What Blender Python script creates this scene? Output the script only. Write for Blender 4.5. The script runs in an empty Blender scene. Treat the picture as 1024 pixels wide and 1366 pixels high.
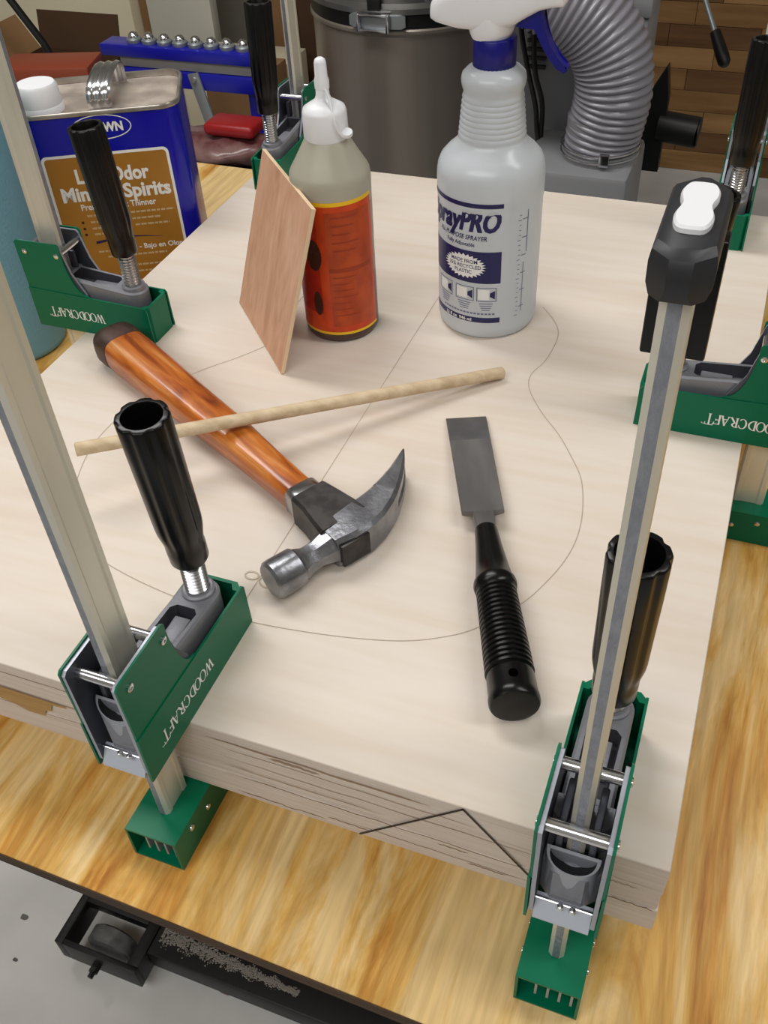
import bpy, bmesh, math, random
from mathutils import Vector, Matrix

random.seed(7)
scene = bpy.context.scene
COL = scene.collection
PI = math.pi
ZT = 0.870                                   # height of the plywood stack's top above the shop floor
# All coordinates below are in "stack" space: x along the stack's front edge (right corner = 0),
# y towards the back, z up from the stack's top face; floor at z = -0.87.

# ------------------------------------------------------------------ camera, light, exposure
cam_d = bpy.data.cameras.new('camera')
cam = bpy.data.objects.new('camera', cam_d)
COL.objects.link(cam)
Rw = Matrix(((0.93439527, 0.35301941, -0.04777832),
             (0.2092152, -0.65235646, -0.72846417),
             (-0.28833049, 0.67067753, -0.68341582)))
M = Matrix((Rw[0], -Rw[1], -Rw[2])).transposed().to_4x4()
M.translation = Vector((-0.03548852, -0.26193868, 0.48067103 + ZT))
cam.matrix_world = M
cam_d.sensor_fit = 'VERTICAL'
cam_d.sensor_height = 36.0
cam_d.sensor_width = 27.0
cam_d.lens = 1270.4728 * 36.0 / 1366.0
cam_d.clip_start = 0.01
scene.camera = cam

world = bpy.data.worlds.new('shop_air')
scene.world = world
world.use_nodes = True
world.node_tree.nodes['Background'].inputs[0].default_value = (1.0, 0.96, 0.9, 1)
world.node_tree.nodes['Background'].inputs[1].default_value = 0.05


def area(name, loc, target, sx, sy, power, col=(1, 0.982, 0.962)):
    d = bpy.data.lights.new(name, 'AREA')
    d.shape = 'RECTANGLE'
    d.size, d.size_y = sx, sy
    d.energy = power
    d.color = col
    o = bpy.data.objects.new(name, d)
    o.location = (loc[0], loc[1], loc[2] + ZT)
    v = Vector(target) - Vector(loc)
    o.rotation_euler = v.to_track_quat('-Z', 'Y').to_euler()
    COL.objects.link(o)
    return o


area('ceiling_lamp_key', (-1.25, 0.85, 1.68), (-1.2, 0.85, 0), 0.45, 1.5, 26)
area('ceiling_lamp_side', (1.0, 0.5, 1.68), (0.98, 0.5, 0), 0.35, 1.5, 16)
area('front_fill_light', (-0.6, -1.35, 1.68), (-0.6, -1.05, 0), 2.4, 1.0, 38)  # added fill, made large to brighten front faces and floor softly

scene.view_settings.view_transform = 'Standard'
scene.view_settings.look = 'None'
scene.view_settings.gamma = 1.0
scene.view_settings.use_curve_mapping = False
scene.view_settings.exposure = -0.08


# ------------------------------------------------------------------ materials
def hexc(h):
    h = h.lstrip('#')
    c = [int(h[i:i + 2], 16) / 255 for i in (0, 2, 4)]
    return tuple(x / 12.92 if x <= 0.04045 else ((x + 0.055) / 1.055) ** 2.4 for x in c) + (1,)


def mat(name, col, rough=0.5, metal=0.0, spec=0.5, coat=0.0, noise=None, bump=None):
    """noise = (scale vec, amount, second colour) ; bump = (scale vec, strength)"""
    m = bpy.data.materials.new(name)
    m.use_nodes = True
    nt = m.node_tree
    b = nt.nodes['Principled BSDF']
    c = hexc(col) if isinstance(col, str) else col
    b.inputs['Base Color'].default_value = c
    b.inputs['Roughness'].default_value = rough
    b.inputs['Metallic'].default_value = metal
    b.inputs['Specular IOR Level'].default_value = spec
    b.inputs['Coat Weight'].default_value = coat
    b.inputs['Coat Roughness'].default_value = 0.15
    tc = nt.nodes.new('ShaderNodeTexCoord')
    if noise:
        mp = nt.nodes.new('ShaderNodeMapping')
        mp.inputs['Scale'].default_value = noise[0]
        nt.links.new(tc.outputs['Object'], mp.inputs[0])
        n = nt.nodes.new('ShaderNodeTexNoise')
        n.inputs['Scale'].default_value = 1.0
        n.inputs['Detail'].default_value = 5
        nt.links.new(mp.outputs[0], n.inputs['Vector'])
        r = nt.nodes.new('ShaderNodeValToRGB')
        w = 0.5 - 0.42 * noise[1]
        r.color_ramp.elements[0].position = max(0.0, w - 0.08)
        r.color_ramp.elements[1].position = min(1.0, 1 - w + 0.08)
        r.color_ramp.elements[0].color = c
        r.color_ramp.elements[1].color = hexc(noise[2])
        r.color_ramp.elements[0].position = 0.38
        r.color_ramp.elements[1].position = 0.38 + 0.3 * noise[1] + 0.02
        nt.links.new(n.outputs['Fac'], r.inputs[0])
        nt.links.new(r.outputs[0], b.inputs['Base Color'])
    if bump:
        mp2 = nt.nodes.new('ShaderNodeMapping')
        mp2.inputs['Scale'].default_value = bump[0]
        nt.links.new(tc.outputs['Object'], mp2.inputs[0])
        n2 = nt.nodes.new('ShaderNodeTexNoise')
        n2.inputs['Scale'].default_value = 1.0
        n2.inputs['Detail'].default_value = 4
        nt.links.new(mp2.outputs[0], n2.inputs['Vector'])
        bp = nt.nodes.new('ShaderNodeBump')
        bp.inputs['Strength'].default_value = bump[1]
        bp.inputs['Distance'].default_value = 0.002
        nt.links.new(n2.outputs['Fac'], bp.inputs['Height'])
        nt.links.new(bp.outputs[0], b.inputs['Normal'])
    return m


def wood(name, stops, scale, warp=0.0, rough=0.5, fine=None, spec=0.3, coat=0.0, det=6, dr=0.55):
    """stretched-noise grain; stops=[(pos,hex)...]; scale = mapping scale; fine=(scale, amount)"""
    m = bpy.data.materials.new(name)
    m.use_nodes = True
    nt = m.node_tree
    L = nt.links.new
    b = nt.nodes['Principled BSDF']
    b.inputs['Roughness'].default_value = rough
    b.inputs['Specular IOR Level'].default_value = spec
    b.inputs['Coat Weight'].default_value = coat
    tc = nt.nodes.new('ShaderNodeTexCoord')
    mp = nt.nodes.new('ShaderNodeMapping')
    mp.inputs['Scale'].default_value = scale
    L(tc.outputs['Object'], mp.inputs[0])
    n = nt.nodes.new('ShaderNodeTexNoise')
    n.inputs['Scale'].default_value = 1
    n.inputs['Detail'].default_value = det
    n.inputs['Roughness'].default_value = dr
    n.inputs['Distortion'].default_value = warp
    L(mp.outputs[0], n.inputs['Vector'])
    r = nt.nodes.new('ShaderNodeValToRGB')
    els = r.color_ramp.elements
    els[0].position, els[0].color = stops[0][0], hexc(stops[0][1])
    els[1].position, els[1].color = stops[-1][0], hexc(stops[-1][1])
    for p, h in stops[1:-1]:
        e = els.new(p)
        e.color = hexc(h)
    L(n.outputs['Fac'], r.inputs[0])
    out = r.outputs[0]
    if fine:
        mp2 = nt.nodes.new('ShaderNodeMapping')
        mp2.inputs['Scale'].default_value = fine[0]
        L(tc.outputs['Object'], mp2.inputs[0])
        n2 = nt.nodes.new('ShaderNodeTexNoise')
        n2.inputs['Scale'].default_value = 1
        n2.inputs['Detail'].default_value = 3
        L(mp2.outputs[0], n2.inputs['Vector'])
        r2 = nt.nodes.new('ShaderNodeValToRGB')
        r2.color_ramp.elements[0].position = 0.3
        r2.color_ramp.elements[1].position = 0.62
        g = 1 - fine[1]
        r2.color_ramp.elements[0].color = (g, g * 0.97, g * 0.92, 1)
        r2.color_ramp.elements[1].color = (1, 1, 1, 1)
        L(n2.outputs['Fac'], r2.inputs[0])
        mx = nt.nodes.new('ShaderNodeMix')
        mx.data_type = 'RGBA'
        mx.blend_type = 'MULTIPLY'
        mx.inputs[0].default_value = 1
        L(out, mx.inputs[6])
        L(r2.outputs[0], mx.inputs[7])
        out = mx.outputs[2]
    L(out, b.inputs['Base Color'])
    return m


def plastic_translucent(name, col, trans=0.35, rough=0.35):
    m = mat(name, col, rough, spec=0.5)
    nt = m.node_tree
    b = nt.nodes['Principled BSDF']
    t = nt.nodes.new('ShaderNodeBsdfTranslucent')
    t.inputs[0].default_value = hexc(col)
    mx = nt.nodes.new('ShaderNodeMixShader')
    mx.inputs[0].default_value = trans
    nt.links.new(b.outputs[0], mx.inputs[1])
    nt.links.new(t.outputs[0], mx.inputs[2])
    nt.links.new(mx.outputs[0], nt.nodes['Material Output'].inputs[0])
    return m


X = {}
X['board_top'] = wood('birch_veneer', [(0.25, '#d9ccbf'), (0.5, '#ded3c7'), (0.75, '#e2d8ce')], (3, 16, 9), 0.6, 0.5,
                      ((9, 90, 9), 0.05))
X['board_edge'] = wood('plywood_edge', [(0.3, '#d0c3b9'), (0.5, '#d8ccc2'), (0.75, '#dfd4cb')], (4, 4, 260), 0.08, 0.75,
                       ((16, 16, 600), 0.10))
X['bench'] = wood('varnished_plywood', [(0.30, '#a5662a'), (0.39, '#c8903f'), (0.47, '#dcb062'), (0.55, '#e9ca90'), (0.75, '#e6c484')],
                  (17, 3.0, 8), 1.1, 0.42, ((200, 13, 40), 0.25), det=12, dr=0.66)
X['bench_edge'] = wood('bench_edge', [(0.3, '#2c2118'), (0.7, '#5a4128')], (5, 5, 200), 0.1, 0.7)
X['green'] = mat('green_enamel', '#00694a', 0.36, spec=0.22)
X['liner'] = mat('zinc_steel', '#a7acb6', 0.42, 0.55)
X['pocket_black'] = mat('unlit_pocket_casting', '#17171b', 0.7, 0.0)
X['foot'] = mat('bright_foot_plate', '#c3cad6', 0.4, 0.2)
X['dark_liner'] = mat('darker_steel', '#4b4e59', 0.45, 0.4)  # darker grey for the inner liner faces and slide top
X['cast'] = mat('grey_casting', '#83858c', 0.48, 0.3, bump=((400, 400, 400), 0.15))
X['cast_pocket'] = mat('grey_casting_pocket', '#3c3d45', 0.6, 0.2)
X['chrome'] = mat('bright_pin', '#d6d8dc', 0.2, 1.0)
X['bar'] = mat('galvanised_bar', '#d0cec0', 0.38, 0.4, noise=((30, 30, 6), 0.8, '#dcdacf'))
X['bar_rough'] = mat('bar_scored_edge', '#8b8f98', 0.45, 0.5, noise=((300, 300, 160), 0.9, '#989ca5'), bump=((500, 500, 300), 0.5))
X['black'] = mat('black_plastic', '#070708', 0.27, spec=0.32)
X['black_sat'] = mat('black_satin_plastic', '#242529', 0.42, spec=0.45)
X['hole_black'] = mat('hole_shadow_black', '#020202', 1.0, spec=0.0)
X['white'] = mat('white_plastic', '#eceef2', 0.35)
X['print_white'] = mat('white_print', '#eef0ee', 0.5)
X['steel_dark'] = mat('hammer_steel', '#7c7d82', 0.3, 0.85, noise=((60, 60, 60), 0.7, '#9c9ea4'), bump=((250, 250, 250), 0.12))
X['steel_black'] = mat('blackened_steel', '#2c2a2a', 0.45, 0.5, noise=((90, 90, 90), 0.7, '#43403e'))
X['steel_bright'] = mat('polished_steel', '#a5a6aa', 0.25, 1.0)
X['hickory'] = wood('hickory_varnish', [(0.3, '#6e2c0a'), (0.42, '#ab5414'), (0.55, '#c87228'), (0.72, '#e0a263')], (9, 75, 75), 0.8, 0.3,
                    ((14, 260, 260), 0.3), 0.5, 0.3)
X['hickory_end'] = mat('dark_stained_wood', '#33221b', 0.5, noise=((60, 120, 120), 0.7, '#4c352b'))
X['blade'] = mat('worn_blade', '#7d7b79', 0.42, 0.5, noise=((14, 60, 30), 0.9, '#6a6867'), bump=((60, 300, 60), 0.08))
X['blade_dark'] = mat('worn_blade_tip', '#69696b', 0.42, 0.5, noise=((60, 60, 30), 0.8, '#5f5e60'))
X['dowel'] = wood('birch_dowel', [(0.3, '#bfa683'), (0.6, '#d6c2a2'), (0.8, '#e0cfb2')], (8, 140, 140), 0.2, 0.6)
X['dowel_end'] = mat('dowel_end_grain', '#b59a76', 0.7)
X['ply_face'] = wood('thin_ply_face', [(0.3, '#ba8a68'), (0.5, '#d4a688'), (0.7, '#deb59a')], (34, 34, 6), 0.6, 0.55, ((160, 160, 14), 0.12))
X['ply_edge'] = mat('thin_ply_edge', '#e3c9a6', 0.6)
X['glue_clear'] = plastic_translucent('milky_plastic', '#c9c5b4', 0.3, 0.35)
X['glue_dark'] = mat('brown_glue_contents', '#3a231b', 0.3, noise=((20, 20, 20), 0.6, '#4b322a'))
X['glue_mid'] = mat('greyed_glue_film', '#857970', 0.35)
X['orange'] = mat('orange_label', '#d8490c', 0.35, noise=((60, 60, 40), 0.8, '#c23a08'))
X['orange_panel'] = mat('orange_label_panel', '#bf4a12', 0.4, noise=((70, 70, 50), 0.8, '#a83a0c'))
X['red_panel'] = mat('red_label_panel', '#a01508', 0.4, noise=((50, 50, 70), 0.7, '#c22c0a'))
X['label_dark'] = mat('dark_label_ink', '#3a120a', 0.5)
X['label_text'] = mat('rust_label_ink', '#9f3609', 0.5)
X['yellow'] = mat('yellow_label_edge', '#f2c21c', 0.4)
X['spray'] = plastic_translucent('natural_polyethylene', '#dfe5ea', 0.3, 0.22)
X['navy'] = mat('navy_ink', '#141452', 0.4)
X['navy_light'] = mat('grey_ink', '#6d7090', 0.5)
X['blue_plastic'] = mat('deep_blue_plastic', '#06067a', 0.35)
X['can_blue'] = mat('can_blue_litho', '#0a0a9c', 0.22, spec=0.5)
X['can_tin'] = mat('tinplate', '#c9c5bd', 0.3, 0.85, noise=((25, 25, 25), 0.7, '#a59c92'))
X['can_stain'] = mat('stained_tinplate', '#cbbfb2', 0.45, 0.4, noise=((22, 22, 22), 0.6, '#a3978d'))
X['gold'] = mat('gold_litho', '#b07c30', 0.3, 0.1, noise=((12, 12, 12), 0.5, '#a57228'))
X['towel'] = mat('blue_paper_towel', '#6fa0b4', 0.85, bump=((300, 300, 300), 0.4))
X['card_tube'] = mat('cardboard_tube', '#a98a62', 0.8)
X['pencil'] = mat('pencil_graphite', '#b0a190', 0.7)
X['marker'] = mat('black_marker_ink', '#2c2624', 0.6)
X['gluespot'] = mat('dried_glue', '#c9bca8', 0.25)
X['filler'] = wood('veneer_patch', [(0.3, '#a88552'), (0.7, '#c2a06a')], (6, 6, 160), 0.1, 0.7)
X['void'] = mat('ply_void_brown', '#9a8068', 0.8)
X['concrete'] = mat('concrete', '#cbcbc9', 0.75, noise=((7, 7, 7), 0.9, '#dadad8'), bump=((60, 60, 60), 0.1))
X['blackpaint'] = mat('black_painted_steel', '#121213', 0.45, spec=0.4)
X['rubber'] = mat('grey_wheel', '#4a4a4a', 0.6, noise=((40, 40, 40), 0.7, '#6b6b6b'))
X['sawdust'] = mat('sawdust', '#aaa49c', 0.9)
X['stain'] = mat('rust_stain', '#86715f', 0.8)
X['wall'] = mat('painted_wall', '#b4b0a8', 0.9)
X['ceil'] = mat('ceiling_paint', '#d0cdc6', 0.9)
X['drum'] = mat('stainless_drum', '#9f968c', 0.38, 0.6, noise=((9, 9, 0.4), 0.9, '#857c74'))
X['lid'] = mat('drum_lid_steel', '#8b8a88', 0.3, 0.8)
X['grey_mach'] = mat('grey_machine_plastic', '#66676a', 0.55)
X['grey_light'] = mat('light_grey_machine', '#86878a', 0.5)
X['hose'] = mat('grey_flex_hose', '#8a8891', 0.28, spec=0.6)
X['wallwood'] = [wood('stave_%s' % n, [(0.3, a), (0.55, b), (0.8, c)], (2, 10, 22), 0.6, 0.6)
                 for n, a, b, c in (('honey', '#6b4a2a', '#8d6a42', '#9c7c54'), ('tan', '#7c5c36', '#a07c50', '#b08e60'),
                                    ('brown', '#53381f', '#735335', '#80603e'))]
X['cream'] = mat('cream_laminate', '#e4dabd', 0.5)
X['panelgrey'] = mat('grey_board', '#c9c7ba', 0.6)
X['card'] = mat('cardboard', '#8f6c46', 0.85, noise=((6, 6, 2), 0.8, '#7f5e3b'))
X['card_dark'] = mat('dark_cardboard', '#4a321c', 0.85)
X['redbox'] = mat('red_brown_case', '#8a3c22', 0.5)
X['red'] = mat('red_plastic', '#971016', 0.4)
X['bagred'] = mat('clear_red_bag', '#5c3033', 0.25, noise=((20, 20, 20), 0.8, '#836460'))
X['railblue'] = mat('blue_powder_coat', '#1518a0', 0.32)
X['railgrey'] = mat('grey_rail', '#a9a79c', 0.45)
X['galv'] = mat('galvanised_strut', '#9aa1a3', 0.4, 0.6)


# ------------------------------------------------------------------ mesh helpers
def frame_to(axis):
    """matrix rotating +Z onto axis"""
    return Vector((0, 0, 1)).rotation_difference(Vector(axis).normalized()).to_matrix().to_4x4()


class MB:
    def __init__(s):
        s.bm = bmesh.new()
        s.slot = 0

    def _f(s, vs):
        try:
            f = s.bm.faces.new(vs)
            f.material_index = s.slot
            return f
        except ValueError:
            return None

    def box(s, x0, x1, y0, y1, z0, z1, bev=0.0, mtx=None, seg=2):
        r = bmesh.ops.create_cube(s.bm, size=1.0)
        vs = r['verts']
        for v in vs:
            v.co = Vector(((x0 + x1) / 2 + v.co.x * (x1 - x0), (y0 + y1) / 2 + v.co.y * (y1 - y0), (z0 + z1) / 2 + v.co.z * (z1 - z0)))
        fs = {f for v in vs for f in v.link_faces}
        for f in fs:
            f.material_index = s.slot
        if bev:
            es = list({e for v in vs for e in v.link_edges})
            rb = bmesh.ops.bevel(s.bm, geom=es, offset=bev, segments=seg, affect='EDGES', profile=0.5)
            vs = list({v for f in rb['faces'] for v in f.verts} | {v for v in vs if v.is_valid})
            for v in vs:
                for f in v.link_faces:
                    f.material_index = s.slot
        if mtx:
            for v in vs:
                v.co = mtx @ v.co
        return s

    def prism(s, pts, a0, a1, axis='y', mtx=None):
        """pts 2D polygon; axis 'y': pts=(x,z); 'x': pts=(y,z); 'z': pts=(x,y)"""
        def P(p, a):
            v = Vector((p[0], a, p[1])) if axis == 'y' else Vector((a, p[0], p[1])) if axis == 'x' else Vector((p[0], p[1], a))
            return mtx @ v if mtx else v
        A = [s.bm.verts.new(P(p, a0)) for p in pts]
        B = [s.bm.verts.new(P(p, a1)) for p in pts]
        n = len(pts)
        fs = [s._f(A), s._f(B[::-1])]
        for i in range(n):
            fs.append(s._f((A[i], B[i], B[(i + 1) % n], A[(i + 1) % n])))
        return s

    def loft(s, rings, cap0=True, cap1=True, closed=True):
        R = [[s.bm.verts.new(p) for p in ring] for ring in rings]
        n = len(R[0])
        for i in range(len(R) - 1):
            for j in range(n if closed else n - 1):
                k = (j + 1) % n
                s._f((R[i][j], R[i][k], R[i + 1][k], R[i + 1][j]))
        if cap0:
            s._f(R[0][::-1])
        if cap1:
            s._f(R[-1])
        return s

    def lathe(s, prof, n=32, mtx=None, cap0=True, cap1=True, rf=None, slots=None):
        """prof list of (r,z); rf(theta,i)->scale"""
        rings = []
        for i, (r, z) in enumerate(prof):
            ring = []
            for j in range(n):
                t = 2 * PI * j / n
                rr = r * (rf(t, i) if rf else 1)
                v = Vector((rr * math.cos(t), rr * math.sin(t), z))
                ring.append(mtx @ v if mtx else v)
            rings.append(ring)
        if slots is None:
            return s.loft(rings, cap0, cap1)
        R = [[s.bm.verts.new(p) for p in ring] for ring in rings]
        for i in range(len(R) - 1):
            s.slot = slots[i]
            for j in range(n):
                k = (j + 1) % n
                s._f((R[i][j], R[i][k], R[i + 1][k], R[i + 1][j]))
        s.slot = slots[0]
        if cap0:
            s._f(R[0][::-1])
        s.slot = slots[-1]
        if cap1:
            s._f(R[-1])
        return s

    def cyl(s, p0, p1, r, n=20, r1=None):
        p0, p1 = Vector(p0), Vector(p1)
        m = Matrix.Translation(p0) @ frame_to(p1 - p0)
        L = (p1 - p0).length
        return s.lathe([(r, 0), (r if r1 is None else r1, L)], n, m)

    def tube(s, path, r, n=12, closed=False, rfun=None):
        pts = [Vector(p) for p in path]
        N = len(pts)
        T = []
        for i in range(N):
            a = pts[max(i - 1, 0)] if not closed else pts[i - 1]
            b = pts[min(i + 1, N - 1)] if not closed else pts[(i + 1) % N]
            T.append((b - a).normalized())
        up = Vector((0, 0, 1)) if abs(T[0].z) < 0.9 else Vector((0, 1, 0))
        nrm = (up - T[0] * up.dot(T[0])).normalized()
        rings = []
        for i in range(N):
            if i:
                q = T[i - 1].rotation_difference(T[i])
                nrm = (q @ nrm)
                nrm = (nrm - T[i] * nrm.dot(T[i])).normalized()
            bi = T[i].cross(nrm)
            rr = rfun(i) if rfun else r
            rings.append([pts[i] + (nrm * math.cos(2 * PI * j / n) + bi * math.sin(2 * PI * j / n)) * rr for j in range(n)])
        if closed:
            rings.append(rings[0])
        return s.loft(rings, not closed, not closed)

    def poly(s, pts):
        s._f([s.bm.verts.new(p) for p in pts])
        return s

    def build(s, name, mats, parent=None, loc=None, smooth=True, ang=35, rot=None):
        bm = s.bm
        bmesh.ops.remove_doubles(bm, verts=bm.verts, dist=1e-6)
        bmesh.ops.recalc_face_normals(bm, faces=bm.faces)
        bm.normal_update()
        if smooth:
            for f in bm.faces:
                f.smooth = True
            lim = math.radians(ang)
            for e in bm.edges:
                if len(e.link_faces) != 2 or e.calc_face_angle(0) > lim:
                    e.smooth = False
        me = bpy.data.meshes.new(name)
        bm.to_mesh(me)
        bm.free()
        if not isinstance(mats, (list, tuple)):
            mats = [mats]
        for m in mats:
            me.materials.append(m)
        o = bpy.data.objects.new(name, me)
        COL.objects.link(o)
        if parent:
            o.parent = parent
        if loc is not None:
            o.location = loc if parent else (loc[0], loc[1], loc[2] + ZT)
        elif not parent:
            o.location = (0, 0, ZT)
        if rot is not None:
            o.rotation_euler = rot
        return o


def tag(o, label, cat, group=None):
    o['label'] = label
    o['category'] = cat
    if group:
        o['group'] = group
    return o


def thing(name, label, cat, loc=(0, 0, 0), rotz=0.0, group=None):
    o = bpy.data.objects.new(name, None)
    COL.objects.link(o)
    o.empty_display_size = 0.02
    o.location = (loc[0], loc[1], loc[2] + ZT)
    o.rotation_euler = (0, 0, rotz)
    return tag(o, label, cat, group)


def structure(o):
    o['kind'] = 'structure'
    return o


def copy_tree(o, parent=None):
    c = o.copy()
    COL.objects.link(c)
    if parent:
        c.parent = parent
    for ch in list(o.children):
        copy_tree(ch, c)
    return c


# ---- lettering -----------------------------------------------------
def text_polys(body, size, bold=0.0, shear=0.0, width=None):
    """sans lettering as triangles in 2D, left-aligned on the baseline; size = cap height"""
    cu = bpy.data.curves.new('lettering_curve', 'FONT')
    cu.body = body
    cu.size = size / 0.69
    cu.shear = shear
    cu.offset = bold
    cu.resolution_u = 3
    ob = bpy.data.objects.new('lettering_tmp', cu)
    COL.objects.link(ob)
    me = bpy.data.meshes.new_from_object(ob)
    polys = [[tuple(me.vertices[i].co[:2]) for i in p.vertices] for p in me.polygons]
    bpy.data.objects.remove(ob)
    bpy.data.curves.remove(cu)
    bpy.data.meshes.remove(me)
    if polys:
        x0 = min(p[0] for q in polys for p in q)
        x1 = max(p[0] for q in polys for p in q)
        k = (width / (x1 - x0)) if width else 1
        polys = [[((p[0] - x0) * k, p[1]) for p in q] for q in polys]
    return polys


def qstroke(x0, y0, x1, y1, w):
    d = Vector((x1 - x0, y1 - y0)).normalized()
    n = Vector((-d.y, d.x)) * (w / 2)
    return [(x0 + n.x, y0 + n.y), (x0 - n.x, y0 - n.y), (x1 - n.x, y1 - n.y), (x1 + n.x, y1 + n.y)]


def arcstroke(cx, cy, rx, ry, a0, a1, thin, thick, n=14):
    out = []
    for i in range(n):
        q = []
        for t, sgn in ((a0 + (a1 - a0) * i / n, 1), (a0 + (a1 - a0) * (i + 1) / n, 1), (a0 + (a1 - a0) * (i + 1) / n, -1), (a0 + (a1 - a0) * i / n, -1)):
            w = thin + (thick - thin) * abs(math.cos(t))
            q.append((cx + (rx - (w if sgn < 0 else 0)) * math.cos(t), cy + (ry - (w * 0.8 if sgn < 0 else 0)) * math.sin(t)))
        out.append(q)
    return out


def serif_word():
    """WOODCRAFT in a light roman face, cap height 1"""
    TK, TN, SF = 0.17, 0.075, 0.06
    polys = []

    def ser(x, y, w=0.3):
        polys.append([(x - w / 2, y), (x + w / 2, y), (x + w / 2, y + SF), (x - w / 2, y + SF)])
    x = 0.0
    for ch in 'WOODCRAFT':
        if ch == 'W':
            for a, b, c, d, w in ((0.1, 1, 0.38, 0, TK), (0.38, 0, 0.62, 1, TN), (0.55, 1, 0.83, 0, TK), (0.83, 0, 1.08, 1, TN)):
                polys.append(qstroke(x + a, b, x + c, d, w))
            ser(x + 0.1, 0.94, 0.3); ser(x + 0.56, 0.94, 0.25); ser(x + 1.08, 0.94, 0.25)
            adv = 1.16
        elif ch == 'O':
            polys += arcstroke(x + 0.46, 0.5, 0.46, 0.52, 0, 2 * PI, TN, TK, 24)
            adv = 0.86
        elif ch == 'D':
            polys.append(qstroke(x + 0.15, 0, x + 0.15, 1, TK))
            polys += arcstroke(x + 0.2, 0.5, 0.62, 0.5, -PI / 2, PI / 2, TN, TK)
            ser(x + 0.14, 0, 0.26); ser(x + 0.14, 0.94, 0.26)
            adv = 0.90
        elif ch == 'C':
            polys += arcstroke(x + 0.46, 0.5, 0.44, 0.52, 0.25 * PI, 1.75 * PI, TN, TK, 18)
            polys.append(qstroke(x + 0.78, 0.66, x + 0.78, 0.92, TN))
            adv = 0.86
        elif ch == 'R':
            polys.append(qstroke(x + 0.15, 0, x + 0.15, 1, TK))
            polys += arcstroke(x + 0.2, 0.74, 0.44, 0.26, -PI / 2, PI / 2, TN, TK)
            polys.append(qstroke(x + 0.36, 0.5, x + 0.74, 0, TK))
            ser(x + 0.14, 0, 0.28); ser(x + 0.14, 0.94, 0.26); ser(x + 0.8, 0, 0.2)
            adv = 0.84
        elif ch == 'A':
            polys.append(qstroke(x + 0.12, 0, x + 0.46, 1, TN))
            polys.append(qstroke(x + 0.44, 1, x + 0.8, 0, TK))
            polys.append(qstroke(x + 0.24, 0.34, x + 0.68, 0.34, TN))
            ser(x + 0.12, 0, 0.26); ser(x + 0.8, 0, 0.28)
            adv = 0.86
        elif ch == 'F':
            polys.append(qstroke(x + 0.15, 0, x + 0.15, 1, TK))
            polys.append(qstroke(x + 0.1, 0.96, x + 0.66, 0.96, TN))
            polys.append(qstroke(x + 0.2, 0.52, x + 0.52, 0.52, TN))
            polys.append(qstroke(x + 0.64, 0.74, x + 0.64, 1, TN))
            polys.append(qstroke(x + 0.5, 0.42, x + 0.5, 0.62, TN))
            ser(x + 0.14, 0, 0.28)
            adv = 0.70
        else:
            polys.append(qstroke(x + 0.42, -0.02, x + 0.42, 1.15, TK))
            polys.append(qstroke(x + 0.02, 1.12, x + 0.82, 1.12, TN))
            polys.append(qstroke(x + 0.04, 0.88, x + 0.04, 1.15, TN))
            polys.append(qstroke(x + 0.8, 0.88, x + 0.8, 1.15, TN))
            ser(x + 0.42, -0.02, 0.3)
            adv = 0.86
        x += adv
    polys.append(qstroke(x + 0.0, 1.08, x + 0.16, 1.08, 0.06))
    polys.append(qstroke(x + 0.20, 0.98, x + 0.24, 1.1, 0.05))
    polys.append(qstroke(x + 0.24, 1.1, x + 0.30, 0.98, 0.05))
    return polys, x + 0.3


def flat_print(name, polys, fn, mtl, parent):
    mb = MB()
    for q in polys:
        mb.poly([fn(p[0], p[1]) for p in q])
    me_o = mb.build(name, mtl, parent, smooth=False)
    if name in ('fine_print', 'fill_scale', 'icon', 'bullet'):
        me_o['kind'] = 'stuff'
    return me_o


# ------------------------------------------------------------------ the shop (setting)
structure(MB().box(-3.6, 2.2, -2.6, 3.1, -0.97, -0.87).build('floor', X['concrete']))
structure(MB().box(-3.6, 2.2, 3.0, 3.1, -0.87, 1.75).build('wall_back', X['wall']))
structure(MB().box(-3.6, -3.5, -2.6, 3.0, -0.87, 1.75).build('wall_left', X['wall']))
structure(MB().box(2.1, 2.2, -2.6, 3.0, -0.87, 1.75).build('wall_right', X['wall']))
structure(MB().box(-3.6, 2.2, -2.7, -2.6, -0.87, 1.75).build('wall_front', X['wall']))
structure(MB().box(-3.6, 2.2, -2.6, 3.1, 1.75, 1.85).build('ceiling', X['ceil']))

# ------------------------------------------------------------------ workbench
BZ = -0.102
bench = thing('workbench', 'plywood topped workbench with honey coloured streaky grain under the clamped stack', 'workbench', (-0.0006, -0.0045, -0.87), -0.016)
H0 = 0.87
MB().box(-0.95, 0.62, -0.078, 0.935, H0 + BZ - 0.012, H0 + BZ, 0.0008).build('bench_top', X['bench'], bench)
MB().box(-0.948, 0.618, -0.0788, -0.0772, H0 + BZ - 0.0119, H0 + BZ - 0.0008).build('top_edge', X['bench_edge'], bench)
MB().box(-0.60, 0.50, 0.19, 0.86, 0.075, H0 + BZ - 0.0122, 0.004).build('cabinet', X['blackpaint'], bench)  # black box standing in for the deep shade under the bench top
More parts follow.
